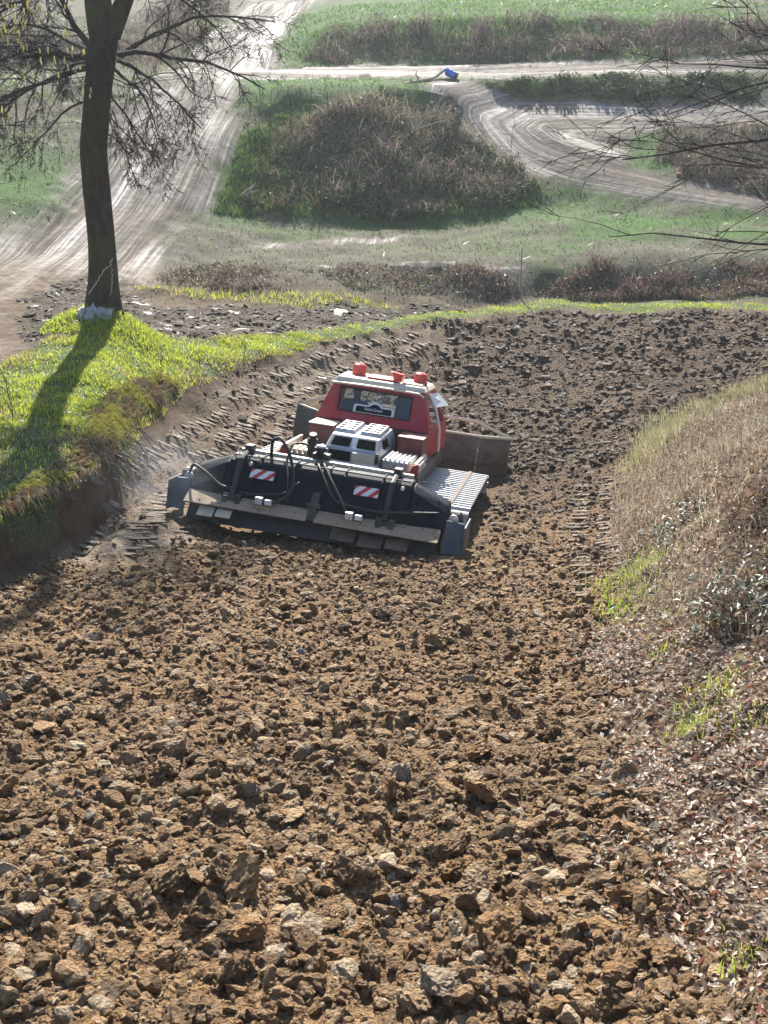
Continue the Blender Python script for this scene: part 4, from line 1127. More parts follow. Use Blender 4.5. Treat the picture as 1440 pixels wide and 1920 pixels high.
    # ---- front blade
    def bladepanel(xa, ya, xb, yb, zt=0.92, zb=0.06):
        n = 5; V = []
        for k in range(n):
            t = k / (n - 1); z = zb + (zt - zb) * t; bulge = -0.14 * math.sin(math.pi * t)
            V += [(xa, ya + bulge, z), (xb, yb + bulge, z)]
        V = np.array(V); W = V + np.array([0, 0.05, 0])
        VV = np.concatenate([V, W]); F = []
        m = 2 * n
        for k in range(n - 1):
            F += [(2 * k, 2 * k + 1, 2 * k + 3, 2 * k + 2), (m + 2 * k + 1, m + 2 * k, m + 2 * k + 2, m + 2 * k + 3), (2 * k, 2 * k + 2, m + 2 * k + 2, m + 2 * k), (2 * k + 3, 2 * k + 1, m + 2 * k + 1, m + 2 * k + 3)]
        F += [(1, 0, m, m + 1), (m - 2, m - 1, 2 * m - 1, 2 * m - 2)]
        return VV, np.array(F)
    bl = part('front_blade', [bladepanel(-1.68, 3.35, 1.62, 3.35, 1.0)], M_BLADE, g)
    part('blade_wing', [bladepanel(1.64, 3.35, 2.22, 3.95, 0.97)], M_BLADE, bl)
    part('blade_wing', [bladepanel(-2.22, 3.85, -1.70, 3.35, 1.04)], M_WING, bl, label='grey blue left wing of the front blade')
    part('blade_guard', [tube([(-2.22, 3.88, 1.06), (-1.6, 3.72, 1.28), (1.5, 3.72, 1.26), (2.22, 3.97, 0.98)], 0.034, 6), tube([(-1.68, 3.38, 1.02), (1.62, 3.38, 1.01), (2.22, 3.97, 0.98)], 0.034, 6), tube([(-1.70, 3.38, 1.03), (-2.22, 3.88, 1.05)], 0.024, 6)], M_CREAM, bl)
    part('cutting_edge', [box(-1.68, 1.62, 3.33, 3.42, 0.0, 0.12)], M_DARK, bl, 0.006)
    for sx in (-0.55, 0.55):
        part('push_arm', [tube([(sx, 2.5, 0.55), (sx, 3.35, 0.45)], 0.08, 8), tube([(sx * 0.5, 2.5, 0.8), (sx * 0.8, 3.3, 0.75)], 0.05, 8)], M_DARK, bl)
    return g

def sign_shape(w, th, k, y=0.0):
    """Plate with a hump in its upper edge."""
    h = 0.12 * k
    top = [(-w, h * 0.75), (-w * 0.92, h), (-w * 0.3, h), (-w * 0.12, h * 1.55), (w * 0.05, h * 1.7), (w * 0.22, h * 1.5), (w * 0.4, h), (w * 0.92, h), (w, h * 0.75)]
    p = [(-w, -0.03 * k), (w, -0.03 * k)] + top[::-1]
    p = np.array(p); n = len(p)
    V = np.concatenate([np.c_[p[:, 0], np.full(n, y), p[:, 1]], np.c_[p[:, 0], np.full(n, y + th), p[:, 1]]])
    i = np.arange(n); j = (i + 1) % n
    return V, [np.stack([i, j, j + n, i + n], -1), np.arange(n)[None, ::-1], (np.arange(n) + n)[None, :]]

GROOMER = make_groomer()

# the driver, seen through the rear window
def make_driver():
    cloth, nt, out = new_mat('dark_jacket'); n = N(nt)
    f = n.noise(n.objc(), 12, 4, 0.6)
    bs = n.principled(Base_Color=n.ramp(f, [(0.3, (0.02, 0.026, 0.03)), (0.7, (0.05, 0.06, 0.065))]), Roughness=0.9)
    nt.links.new(bs.outputs[0], out.inputs[0])
    skin, nt, out = new_mat('skin'); n = N(nt)
    bs = n.principled(Base_Color=n.ramp(n.noise(n.objc(), 30, 3, 0.5), [(0.3, (0.42, 0.25, 0.18)), (0.7, (0.52, 0.33, 0.24))]), Roughness=0.6)
    nt.links.new(bs.outputs[0], out.inputs[0])
    hair, nt, out = new_mat('dark_hair'); n = N(nt)
    bs = n.principled(Base_Color=n.ramp(n.noise(n.objc(), 60, 3, 0.6), [(0.3, (0.012, 0.01, 0.008)), (0.7, (0.04, 0.03, 0.022))]), Roughness=0.7)
    nt.links.new(bs.outputs[0], out.inputs[0])
    J = [((0, 0, 0.10), 0.15), ((0, 0.02, 0.30), 0.15), ((0, 0.03, 0.48), 0.16), ((0, 0.04, 0.60), 0.09), ((0, 0.06, 0.67), 0.055),
         ((0, 0.075, 0.745), 0.085), ((0, 0.09, 0.83), 0.09),
         ((-0.19, 0.03, 0.55), 0.075), ((-0.26, 0.08, 0.32), 0.055), ((-0.17, 0.32, 0.28), 0.042), ((-0.15, 0.40, 0.30), 0.035),
         ((0.19, 0.03, 0.55), 0.075), ((0.27, 0.10, 0.33), 0.055), ((0.17, 0.32, 0.28), 0.042), ((0.14, 0.40, 0.30), 0.035),
         ((-0.1, 0.1, 0.08), 0.1), ((-0.14, 0.45, 0.12), 0.075), ((-0.15, 0.58, -0.12), 0.05), ((-0.15, 0.68, -0.14), 0.04),
         ((0.1, 0.1, 0.08), 0.1), ((0.14, 0.45, 0.12), 0.075), ((0.15, 0.58, -0.12), 0.05), ((0.15, 0.68, -0.14), 0.04)]
    E_ = [(0, 1), (1, 2), (2, 3), (3, 4), (4, 5), (5, 6), (2, 7), (7, 8), (8, 9), (9, 10), (2, 11), (11, 12), (12, 13), (13, 14), (0, 15), (15, 16), (16, 17), (17, 18), (0, 19), (19, 20), (20, 21), (21, 22)]
    me = bpy.data.meshes.new('person'); me.from_pydata([j[0] for j in J], E_, []); me.update()
    o = bpy.data.objects.new('person', me); COL.objects.link(o)
    sk = o.modifiers.new('skin', 'SKIN')
    for v, j in zip(me.skin_vertices[0].data, J):
        v.radius = (j[1], j[1]); v.use_root = False
    me.skin_vertices[0].data[0].use_root = True
    sb = o.modifiers.new('sub', 'SUBSURF'); sb.levels = 2; sb.render_levels = 2
    me.materials.append(cloth)
    o.matrix_world = POSE @ Matrix.Translation((-0.45, 0.68, 1.10)) @ Matrix.Rotation(math.radians(-8), 4, 'Z')
    tag(o, 'driver in a dark jacket seated behind the cab rear window', 'person')
    # head skin, face and hair
    V, F = ico(3); V = V * np.array([0.078, 0.098, 0.115])
    m = V[:, 1] > 0
    V[:, 1] += np.exp(-((V[:, 0] / 0.018) ** 2 + ((V[:, 2] + 0.005) / 0.028) ** 2)) * 0.026 * m
    V[:, 1] -= (np.exp(-(((np.abs(V[:, 0]) - 0.032) / 0.014) ** 2 + ((V[:, 2] - 0.018) / 0.012) ** 2)) * 0.012 + np.exp(-((V[:, 0] / 0.028) ** 2 + ((V[:, 2] + 0.05) / 0.007) ** 2)) * 0.006) * m
    hd = mesh_obj('head', V + np.array([0, 0.10, 0.81]), F, skin, o, None, True)
    for sx in (-1, 1):
        Ve, Fe = ico(1); mesh_obj('ear', Ve * np.array([0.012, 0.022, 0.034]) + np.array([sx * 0.08, 0.095, 0.815]), Fe, skin, o, None, True)
    Vh, Fh = ico(3); c = Vh.copy()
    Vh = Vh * np.array([0.087, 0.106, 0.122]); keep = ~((c[:, 1] > 0.35) & (c[:, 2] < 0.55)) & (c[:, 2] > -0.55)
    Fk = Fh[keep[Fh].all(1)]
    mesh_obj('hair', Vh + np.array([0, 0.095, 0.818]), Fk, hair, o, None, True)
    return o
make_driver()

# ------------------------------------------------------------------ grass, litter, thickets
def blades(X, Y, Z, H, W, C, r, lean=0.35, segs=2, wind=(0.0, 0.0)):
    """Tapered bent blades; returns V, F, colours."""
    n = len(X)
    a = r.uniform(0, 2 * math.pi, n); ca, sa = np.cos(a), np.sin(a)
    b = r.uniform(0, 2 * math.pi, n); k = np.abs(r.normal(0, lean, n))
    bx = np.cos(b) * k * H + wind[0] * H; by = np.sin(b) * k * H + wind[1] * H
    z0 = Z - 0.02
    pts = []
    if segs == 2:
        for t, w in ((0, 1.0), (0.55, 0.75)):
            for s in (-1, 1):
                pts.append(np.stack([X + ca * W * w * s * 0.5 + bx * t * t, Y + sa * W * w * s * 0.5 + by * t * t, z0 + H * t], 1))
        pts.append(np.stack([X + bx, Y + by, z0 + H * (1 - 0.25 * np.minimum(k, 1.5))], 1))
        V = np.stack(pts, 1).reshape(-1, 3)
        i = np.arange(n)[:, None] * 5
        F = np.concatenate([i + np.array([0, 1, 3]), i + np.array([0, 3, 2]), i + np.array([2, 3, 4])])
        C = np.repeat(C, 5, 0)
    else:
        for s in (-1, 1):
            pts.append(np.stack([X + ca * W * s * 0.5, Y + sa * W * s * 0.5, z0], 1))
        pts.append(np.stack([X + bx, Y + by, z0 + H], 1))
        V = np.stack(pts, 1).reshape(-1, 3)
        F = np.arange(3 * n).reshape(-1, 3)
        C = np.repeat(C, 3, 0)
    return V, F, C

def palette(r, n, cols, jitter=0.2):
    cols = np.array(cols)
    return cols[r.integers(0, len(cols), n)] * r.uniform(1 - jitter, 1 + jitter, (n, 1))

GREENS = [(0.30, 0.36, 0.03), (0.36, 0.40, 0.04), (0.22, 0.29, 0.025), (0.42, 0.42, 0.08)]
STRAWS = [(0.34, 0.28, 0.16), (0.26, 0.20, 0.11), (0.40, 0.34, 0.21), (0.20, 0.15, 0.085)]

def bank_grass():
    bag = Bag()
    kp = lambda X, Y, q: (np.abs(X / Y) < 0.44) & (signed(Z_GRASS, X, Y) > -0.12)
    X, Y, r = scatter(260000, -11, -0.5, 12, 29, kp, 51)
    X2, Y2, r2 = scatter(60000, -3, 15, 27, 35.5, kp, 52)
    X = np.concatenate([X, X2]); Y = np.concatenate([Y, Y2])
    clump = fbm(X * 2.3, Y * 2.3, 12, 3)
    k = r.random(len(X)) < 0.35 + 0.65 * sstep(0.35, 0.6, clump)
    X, Y, clump = X[k], Y[k], clump[k]
    n = len(X)
    # straw and bare patches toward the near edge of the bank
    dry = np.clip(sstep(17.6, 14.5, Y + (fbm(X, Y, 14, 3) - 0.5) * 5) * 0.95 + sstep(0.5, 0.25, signed(Z_GRASS, X, Y)) * 0.35 * (Y < 26) + (fbm(X * 1.1, Y * 1.1, 15, 3) > 0.6) * 0.3, 0, 1)
    H = r.uniform(0.04, 0.11, n) * (0.6 + 0.9 * clump) * (1 + 0.4 * (r.random(n) < 0.05))
    C = palette(r, n, GREENS)
    m = r.random(n) < dry * 0.72
    C[m] = palette(r, int(m.sum()), STRAWS)
    keep = r.random(n) > dry * 0.45
    X, Y, H, C = X[keep], Y[keep], H[keep], C[keep]
    bag.add(*blades(X, Y, surf(X, Y), H, r.uniform(0.009, 0.02, len(X)), C, r, 0.6))
    # taller tufts on the root mound of the tree
    n = 2600
    a = r.uniform(0, 6.28, n); q = np.sqrt(r.random(n)) * 1.25
    X = TREE_XY[0] + np.cos(a) * q; Y = TREE_XY[1] - 0.35 + np.sin(a) * q * 0.9
    bag.add(*blades(X, Y, surf(X, Y), r.uniform(0.08, 0.2, n), r.uniform(0.012, 0.022, n), palette(r, n, GREENS[:3]), r, 0.7))
    o = bag.build('turf', M_GRASS)
    tag(o, 'short bright green grass on the bank round the tree', 'grass', None, 'stuff')
    # shaggy fringe hanging over the cut
    bag = Bag()
    top = poly_px(WALL_TOP[:7])
    seg = np.diff(top, axis=0); ln = np.hypot(seg[:, 0], seg[:, 1]); cum = np.concatenate([[0], np.cumsum(ln)])
    n = 3800
    q = r.uniform(0, cum[-1], n)
    X = np.interp(q, cum, top[:, 0]); Y = np.interp(q, cum, top[:, 1])
    i = np.clip(np.searchsorted(cum, q) - 1, 0, len(seg) - 1)
    nx, ny = seg[i, 1] / ln[i], -seg[i, 0] / ln[i]             # towards the tilled bed
    off = r.uniform(-0.5, -0.02, n)
    X = X + nx * off; Y = Y + ny * off
    Z = surf(X, Y) + 0.02
    L = r.uniform(0.07, 0.2, n) * (0.5 + fbm(q * 1.5, q * 0 + 3, 18, 2))
    tuft = fbm(q * 2.2, off * 2, 19, 2)
    C = np.where((tuft > 0.52)[:, None], palette(r, n, [(0.46, 0.42, 0.08), (0.38, 0.38, 0.06), (0.52, 0.44, 0.14)]), palette(r, n, STRAWS + [(0.40, 0.19, 0.07)]))
    w = r.uniform(0.012, 0.026, n)
    p0 = np.stack([X, Y, Z], 1)
    tx, ty = -ny, nx
    p1 = p0 + np.stack([nx * L * 0.55 + tx * r.normal(0, 0.04, n), ny * L * 0.55 + ty * r.normal(0, 0.04, n), L * 0.30], 1)
    p2 = p0 + np.stack([nx * L * 0.95, ny * L * 0.95, -L * r.uniform(0.1, 0.9, n)], 1)
    sd = np.stack([tx * w, ty * w, 0 * w], 1)
    V = np.stack([p0 - sd, p0 + sd, p1 - sd * 0.8, p1 + sd * 0.8, p2], 1).reshape(-1, 3)
    j = np.arange(n)[:, None] * 5
    F = np.concatenate([j + np.array([0, 1, 3]), j + np.array([0, 3, 2]), j + np.array([2, 3, 4])])
    bag.add(V, F, np.repeat(C, 5, 0))
    o = bag.build('overhanging_grass', M_DRY)
    tag(o, 'yellow shaggy grass hanging over the cut edge of the bank', 'grass', None, 'stuff')
    # roots in the cut
    bag = Bag()
    for _ in range(45):
        q = r.uniform(0.3, cum[-1] * 0.75); X0 = np.interp(q, cum, top[:, 0]); Y0 = np.interp(q, cum, top[:, 1])
        i = int(np.clip(np.searchsorted(cum, q) - 1, 0, len(seg) - 1)); nx, ny = seg[i, 1] / ln[i], -seg[i, 0] / ln[i]
        z = zat(X0, Y0); L = r.uniform(0.15, 0.55)
        p = np.array([(X0 - nx * 0.05, Y0 - ny * 0.05, z - 0.04), (X0 + nx * 0.18, Y0 + ny * 0.18, z - 0.1 - L * 0.2), (X0 + nx * 0.26 + r.normal(0, 0.06), Y0 + ny * 0.26, z - 0.1 - L * 0.7), (X0 + nx * 0.3 + r.normal(0, 0.1), Y0 + ny * 0.3, z - 0.1 - L)])
        bag.add(*tube(p, np.array([0.009, 0.008, 0.006, 0.003]), 4), col=(0.17, 0.125, 0.085))
    tag(bag.build('roots', M_DRY), 'thin pale roots hanging from the cut earth', 'roots', None, 'stuff')
bank_grass()

def field_grass():
    bag = Bag()
    def keep(X, Y, q):
        k = np.abs(X / Y) < 0.42
        t = np.ones(len(X)); m = d = g = l = np.zeros(len(X))
        a = zones(X[k], Y[k]); t[k] = a[0] + a[1] + a[2] + a[3] + a[4]
        return (t + m + d + g + l < 0.4)
    X, Y, r = scatter(110000, -28, 28, 28, 74, keep, 61)
    gn = greenness(X, Y)
    isg = r.random(len(X)) < gn * 1.3 + 0.08
    C = np.where(isg[:, None], palette(r, len(X), [(0.06, 0.15, 0.018), (0.09, 0.20, 0.022), (0.04, 0.11, 0.016), (0.13, 0.22, 0.03)]), palette(r, len(X), [(0.12, 0.115, 0.07), (0.17, 0.155, 0.10), (0.08, 0.075, 0.045), (0.22, 0.20, 0.14)]))
    H = r.uniform(0.03, 0.11, len(X)) * (0.6 + Y / 60.0)
    bag.add(*blades(X, Y, surf(X, Y), H, H * r.uniform(0.2, 0.5, len(X)), C, r, 1.3, 1))
    # the lit strip behind the mud
    X, Y, r = scatter(9000, -12, 3, 30, 36, lambda X, Y, q: greenness(X, Y) * ((zones(X, Y)[1] < 0.5) & (zones(X, Y)[0] < 0.4) & (zones(X, Y)[3] < 0.4)) > 0.55, 62)
    bag.add(*blades(X, Y, surf(X, Y), r.uniform(0.10, 0.22, len(X)), r.uniform(0.02, 0.035, len(X)), palette(r, len(X), GREENS), r, 0.5, 1))
    # rough turf on the flanks of the mound and the banks
    for pl, m, sd in (([(400, 400), (430, 330), (450, 255), (520, 215), (600, 215), (560, 300), (520, 400)], 9000, 63), ([(520, 408), (560, 330), (800, 330), (1010, 345), (1010, 385), (900, 405), (700, 414)], 9000, 64), ([(545, 112), (590, 60), (700, 44), (1440, 48), (1440, 104), (800, 116)], 9000, 65)):
        pg = poly_px(pl); a, b = pg.min(0), pg.max(0); q = np.random.default_rng(sd)
        X = q.uniform(a[0], b[0], m * 3); Y = q.uniform(a[1], b[1], m * 3); k = signed(pg, X, Y) > 0; X, Y = X[k][:m], Y[k][:m]
        bag.add(*blades(X, Y, surf(X, Y), q.uniform(0.08, 0.28, len(X)), q.uniform(0.02, 0.05, len(X)), palette(q, len(X), [(0.05, 0.12, 0.02), (0.08, 0.17, 0.025), (0.12, 0.2, 0.04), (0.14, 0.13, 0.07)], 0.3), q, 1.0, 1))
    tag(bag.build('field_grass', M_GRASS), 'patchy green and straw coloured grass over the hillside', 'grass', None, 'stuff')
field_grass()

def canes(bag, X, Y, Z, L, H, r, cols, w=0.012, n_seg=5, wild=0.35):
    n = len(X)
    a = r.uniform(0, 6.28, n)
    t = np.linspace(0, 1, n_seg + 1)
    dx, dy = np.cos(a), np.sin(a)
    arch = r.uniform(0.2, 1.0, n)
    px = X[:, None] + dx[:, None] * L[:, None] * (t ** 1.4)[None] * arch[:, None]
    py = Y[:, None] + dy[:, None] * L[:, None] * (t ** 1.4)[None] * arch[:, None]
    pz = Z[:, None] - 0.05 + H[:, None] * (t[None] * (1 + arch[:, None]) - arch[:, None] * 1.35 * t[None] ** 2)
    j = np.cumsum(r.normal(0, wild * 0.12, (n, n_seg + 1, 3)), 1) * L[:, None, None]
    P = np.stack([px, py, pz], -1) + j * t[None, :, None]
    th = r.uniform(0, 3.14, n)
    sd = np.stack([np.cos(th), np.sin(th), r.uniform(-0.6, 0.6, n)], 1) * (w * r.uniform(0.6, 1.4, n))[:, None]
    tp = (1 - 0.7 * t)[None, :, None]
    V = np.stack([P - sd[:, None] * tp, P + sd[:, None] * tp], 2).reshape(-1, 3)
    i = np.arange(n)[:, None, None] * (2 * (n_seg + 1)) + np.arange(n_seg)[None, :, None] * 2
    F = (i + np.array([0, 1, 3, 2])).reshape(-1, 4)
    C = palette(r, n, cols, 0.3)
    bag.add(V, F, np.repeat(C, 2 * (n_seg + 1), 0))
    return P

def leaflets(bag, P, size, r, cols, flat=0.6):
    """Folded little leaves, two triangles each."""
    n = len(P)
    R = rot_mats(r, n, flat)
    s = size if np.ndim(size) else np.full(n, size)
    L = np.array([(0, -1, 0), (0.52, 0.05, 0.18), (0, 1, 0.0), (-0.52, 0.05, 0.18)])
    V = np.einsum('nij,vj->nvi', R, L) * s[:, None, None] + P[:, None, :]
    i = np.arange(n)[:, None] * 4
    F = np.concatenate([i + np.array([0, 1, 2]), i + np.array([0, 2, 3])])
    C = palette(r, n, cols, 0.3)
    bag.add(V.reshape(-1, 3), F, np.repeat(C, 4, 0))

BROWNS = [(0.13, 0.095, 0.085), (0.19, 0.145, 0.125), (0.10, 0.072, 0.068), (0.26, 0.215, 0.18), (0.15, 0.095, 0.08)]
def thicket(name, label, poly, n, h, w, seed, leaf_green=0, leaf_dead=0, cols=BROWNS, group='bramble thickets on the hillside'):
    poly = poly_px(poly)
    x0, y0 = poly.min(0); x1, y1 = poly.max(0)
    r = np.random.default_rng(seed)
    X = np.zeros(0); Y = np.zeros(0)
    while len(X) < n:
        a = r.uniform(x0, x1, n * 2); b = r.uniform(y0, y1, n * 2)
        m = (signed(poly, a, b) > (fbm(a, b, seed, 2) - 0.5) * 1.2) & (np.abs(a / b) < 0.44)
        m &= r.random(len(a)) < sstep(0.36, 0.56, fbm(a * 0.75, b * 0.75, seed + 3, 3)) + 0.06
        X = np.concatenate([X, a[m]]); Y = np.concatenate([Y, b[m]])
    X, Y = X[:n], Y[:n]
    Z = surf(X, Y)
    hump = 0.3 + 2.6 * np.clip(fbm(X * 0.9, Y * 0.9, seed + 8, 3) - 0.2, 0, 1) ** 1.5
    H = r.uniform(h[0], h[1], n) * hump
    bag = Bag()
    P = canes(bag, X, Y, Z, H * r.uniform(0.6, 1.5, n), H, r, cols, w)
    Q = P.reshape(-1, 3)
    for cnt, cl, sz in ((leaf_dead, [(0.20, 0.14, 0.09), (0.28, 0.19, 0.11), (0.14, 0.09, 0.07)], (0.03, 0.06)), (leaf_green, [(0.03, 0.075, 0.02), (0.045, 0.10, 0.025), (0.07, 0.13, 0.03)], (0.05, 0.11))):
        if cnt:
            k = r.integers(0, len(Q), cnt)
            p = Q[k] + r.normal(0, 0.08, (cnt, 3))
            if cl[0][1] < 0.08: p[:, 2] = p[:, 2] * 0.5 + height(p[:, 0], p[:, 1]) * 0.5 + 0.02
            leaflets(bag, p, r.uniform(sz[0], sz[1], cnt), r, cl, 0.9)
    o = bag.build(name, M_DRY)
    tag(o, label, 'brambles', group, 'stuff')
    return o
MOUND_PX = [(468, 372), (500, 312), (560, 245), (640, 205), (740, 186), (830, 215), (900, 272), (970, 322), (1005, 348), (940, 385), (820, 404), (680, 412), (560, 402), (490, 392)]
thicket('bramble_thicket', 'big brown bramble thicket covering the steep round mound', MOUND_PX, 5200, (0.35, 0.95), 0.014, 201, 15000, 4000, BROWNS + [(0.34, 0.28, 0.2), (0.30, 0.24, 0.17)])
thicket('dry_scrub', 'dry stalks coloured pale as if sunlit on top of the bramble mound', [(510, 262), (550, 226), (640, 192), (760, 182), (850, 225), (930, 285), (880, 300), (700, 275), (560, 290)], 2200, (0.3, 0.85), 0.009, 209, 0, 2500, [(0.40, 0.33, 0.22), (0.32, 0.25, 0.17), (0.48, 0.41, 0.30)])  # pale palette puts the summit sunlight into the stalk colour
thicket('bramble_thicket', 'long bramble thicket on the bank above the level road', [(560, 112), (600, 72), (660, 48), (850, 40), (1150, 42), (1440, 52), (1700, 55), (1700, 102), (1440, 103), (850, 115), (640, 117)], 6500, (0.4, 1.0), 0.02, 202, 4500, 2500)
thicket('bramble_thicket', 'dark bramble thicket behind the tree beside the level road', [(-150, 126), (-150, 70), (160, 76), (230, 90), (230, 118), (60, 126)], 2600, (0.5, 1.1), 0.02, 203, 1500, 1000, [(0.07, 0.055, 0.06), (0.10, 0.08, 0.085), (0.14, 0.11, 0.11)])
thicket('bramble_thicket', 'tangled bramble thicket inside the pale hairpin turn', [(1215, 302), (1240, 258), (1300, 247), (1700, 247), (1700, 362), (1440, 360), (1300, 338)], 4500, (0.4, 1.1), 0.016, 204, 2600, 2500)
thicket('bramble_thicket', 'low dark strip of brush above the lit grass strip', [(288, 540), (310, 503), (400, 498), (600, 504), (960, 508), (972, 548), (800, 553), (500, 547)], 4600, (0.10, 0.32), 0.012, 205, 300, 3600)
thicket('bramble_thicket', 'reddish brown brush heap behind the far lip of the track', [(985, 556), (1040, 522), (1120, 496), (1300, 500), (1700, 478), (1700, 563), (1200, 563)], 5600, (0.16, 0.5), 0.013, 206, 500, 5200, BROWNS + [(0.27, 0.15, 0.10)])
thicket('bramble_thicket', 'thin grey brush beside the upper dirt track behind the tree', [(230, 128), (235, 60), (300, 10), (420, -5), (425, 30), (370, 85), (285, 140)], 2600, (0.3, 0.8), 0.018, 208, 300, 2500)
thicket('bramble_thicket', 'dark green ivy and brush on the bank behind the hairpin turn', [(900, 154), (1000, 152), (1440, 141), (1700, 138), (1700, 191), (1100, 189), (980, 178)], 2200, (0.2, 0.55), 0.016, 207, 9000, 400, [(0.07, 0.065, 0.05), (0.10, 0.09, 0.07)])

thicket('dry_scrub', 'dark reddish tangle of stems on the shaded flank of the leaf mound', [(1350, 1020), (1400, 950), (1560, 900), (1560, 1280), (1420, 1260), (1340, 1180)], 1500, (0.15, 0.42), 0.006, 210, 0, 2600, [(0.16, 0.085, 0.06), (0.12, 0.075, 0.055), (0.22, 0.13, 0.09), (0.26, 0.19, 0.14)], None)

# ------------------------------------------------------------------ the leaf mound
LEAVES = [(0.46, 0.36, 0.25), (0.32, 0.22, 0.14), (0.58, 0.49, 0.37), (0.20, 0.13, 0.085), (0.34, 0.22, 0.14), (0.56, 0.48, 0.37), (0.15, 0.095, 0.065), (0.44, 0.35, 0.25), (0.38, 0.16, 0.09)]
def leaf_litter():
    bag = Bag()
    def keep(X, Y, q):
        l = sstep(-0.5, 0.5, signed(Z_LEAF, X, Y) + (fbm(X * 1.3, Y * 1.3, 90, 3) - 0.5) * 1.2)
        return (q.random(len(X)) < l) & (np.abs(X / (Y + 0.5)) < 0.47) & (X > 0.8)
    X, Y, r = scatter(150000, 0.5, 11, 3.6, 23.5, keep, 91)
    k = r.random(len(X)) < np.clip((10.0 / Y) ** 0.7, 0.35, 1)
    X, Y = X[k], Y[k]
    P = np.stack([X, Y, surf(X, Y) + r.uniform(0.0, 0.05, len(X))], 1)
    leaflets(bag, P, 0.012 + 0.036 * r.random(len(X)) ** 1.6, r, LEAVES, 0.8)
    X, Y, r = scatter(70000, 0.8, 5.2, 3.8, 11.5, keep, 93)
    P = np.stack([X, Y, surf(X, Y) + r.uniform(0.0, 0.05, len(X))], 1)
    leaflets(bag, P, 0.016 + 0.03 * r.random(len(X)) ** 1.5, r, LEAVES, 0.7)
    tag(bag.build('leaf_litter', M_LEAF, GROUND['leaf_mound']), None, None, None, 'stuff')
    # the biggest leaves, one by one
    ms = []
    for i in range(9):
        b = Bag(); q = np.random.default_rng(700 + i)
        th = np.linspace(0, 2 * math.pi, 11)[:-1]
        rad = 1.0 + 0.28 * np.cos(5 * th + q.uniform(0, 6)) + q.normal(0, 0.08, 10)
        V = np.c_[0.65 * rad * np.cos(th), rad * np.sin(th), 0.28 * np.abs(np.cos(th)) + q.normal(0, 0.07, 10)]
        V = np.vstack([V, [0, 0, 0]])
        F = np.array([(j, (j + 1) % 10, 10) for j in range(10)])
        b.add(V, F, LEAVES[i])
        o = b.build('leaf', M_LEAF); ms.append(o.data); bpy.data.objects.remove(o)
    X, Y, r = scatter(5000, 1.0, 4.6, 4.2, 11, lambda X, Y, q: (signed(Z_LEAF, X, Y) > -0.05) & (np.abs(X / Y) < 0.41), 92)
    Z = surf(X, Y)
    for i in range(min(280, len(X))):
        o = bpy.data.objects.new('leaf', ms[i % 9]); COL.objects.link(o)
        s = r.uniform(0.028, 0.055); o.scale = (s, s, s)
        o.location = (X[i], Y[i], Z[i] + 0.045)
        o.rotation_euler = (r.normal(0, 0.5), r.normal(0, 0.5), r.uniform(0, 6.28))
        o.parent = GROUND['leaf_mound']
leaf_litter()

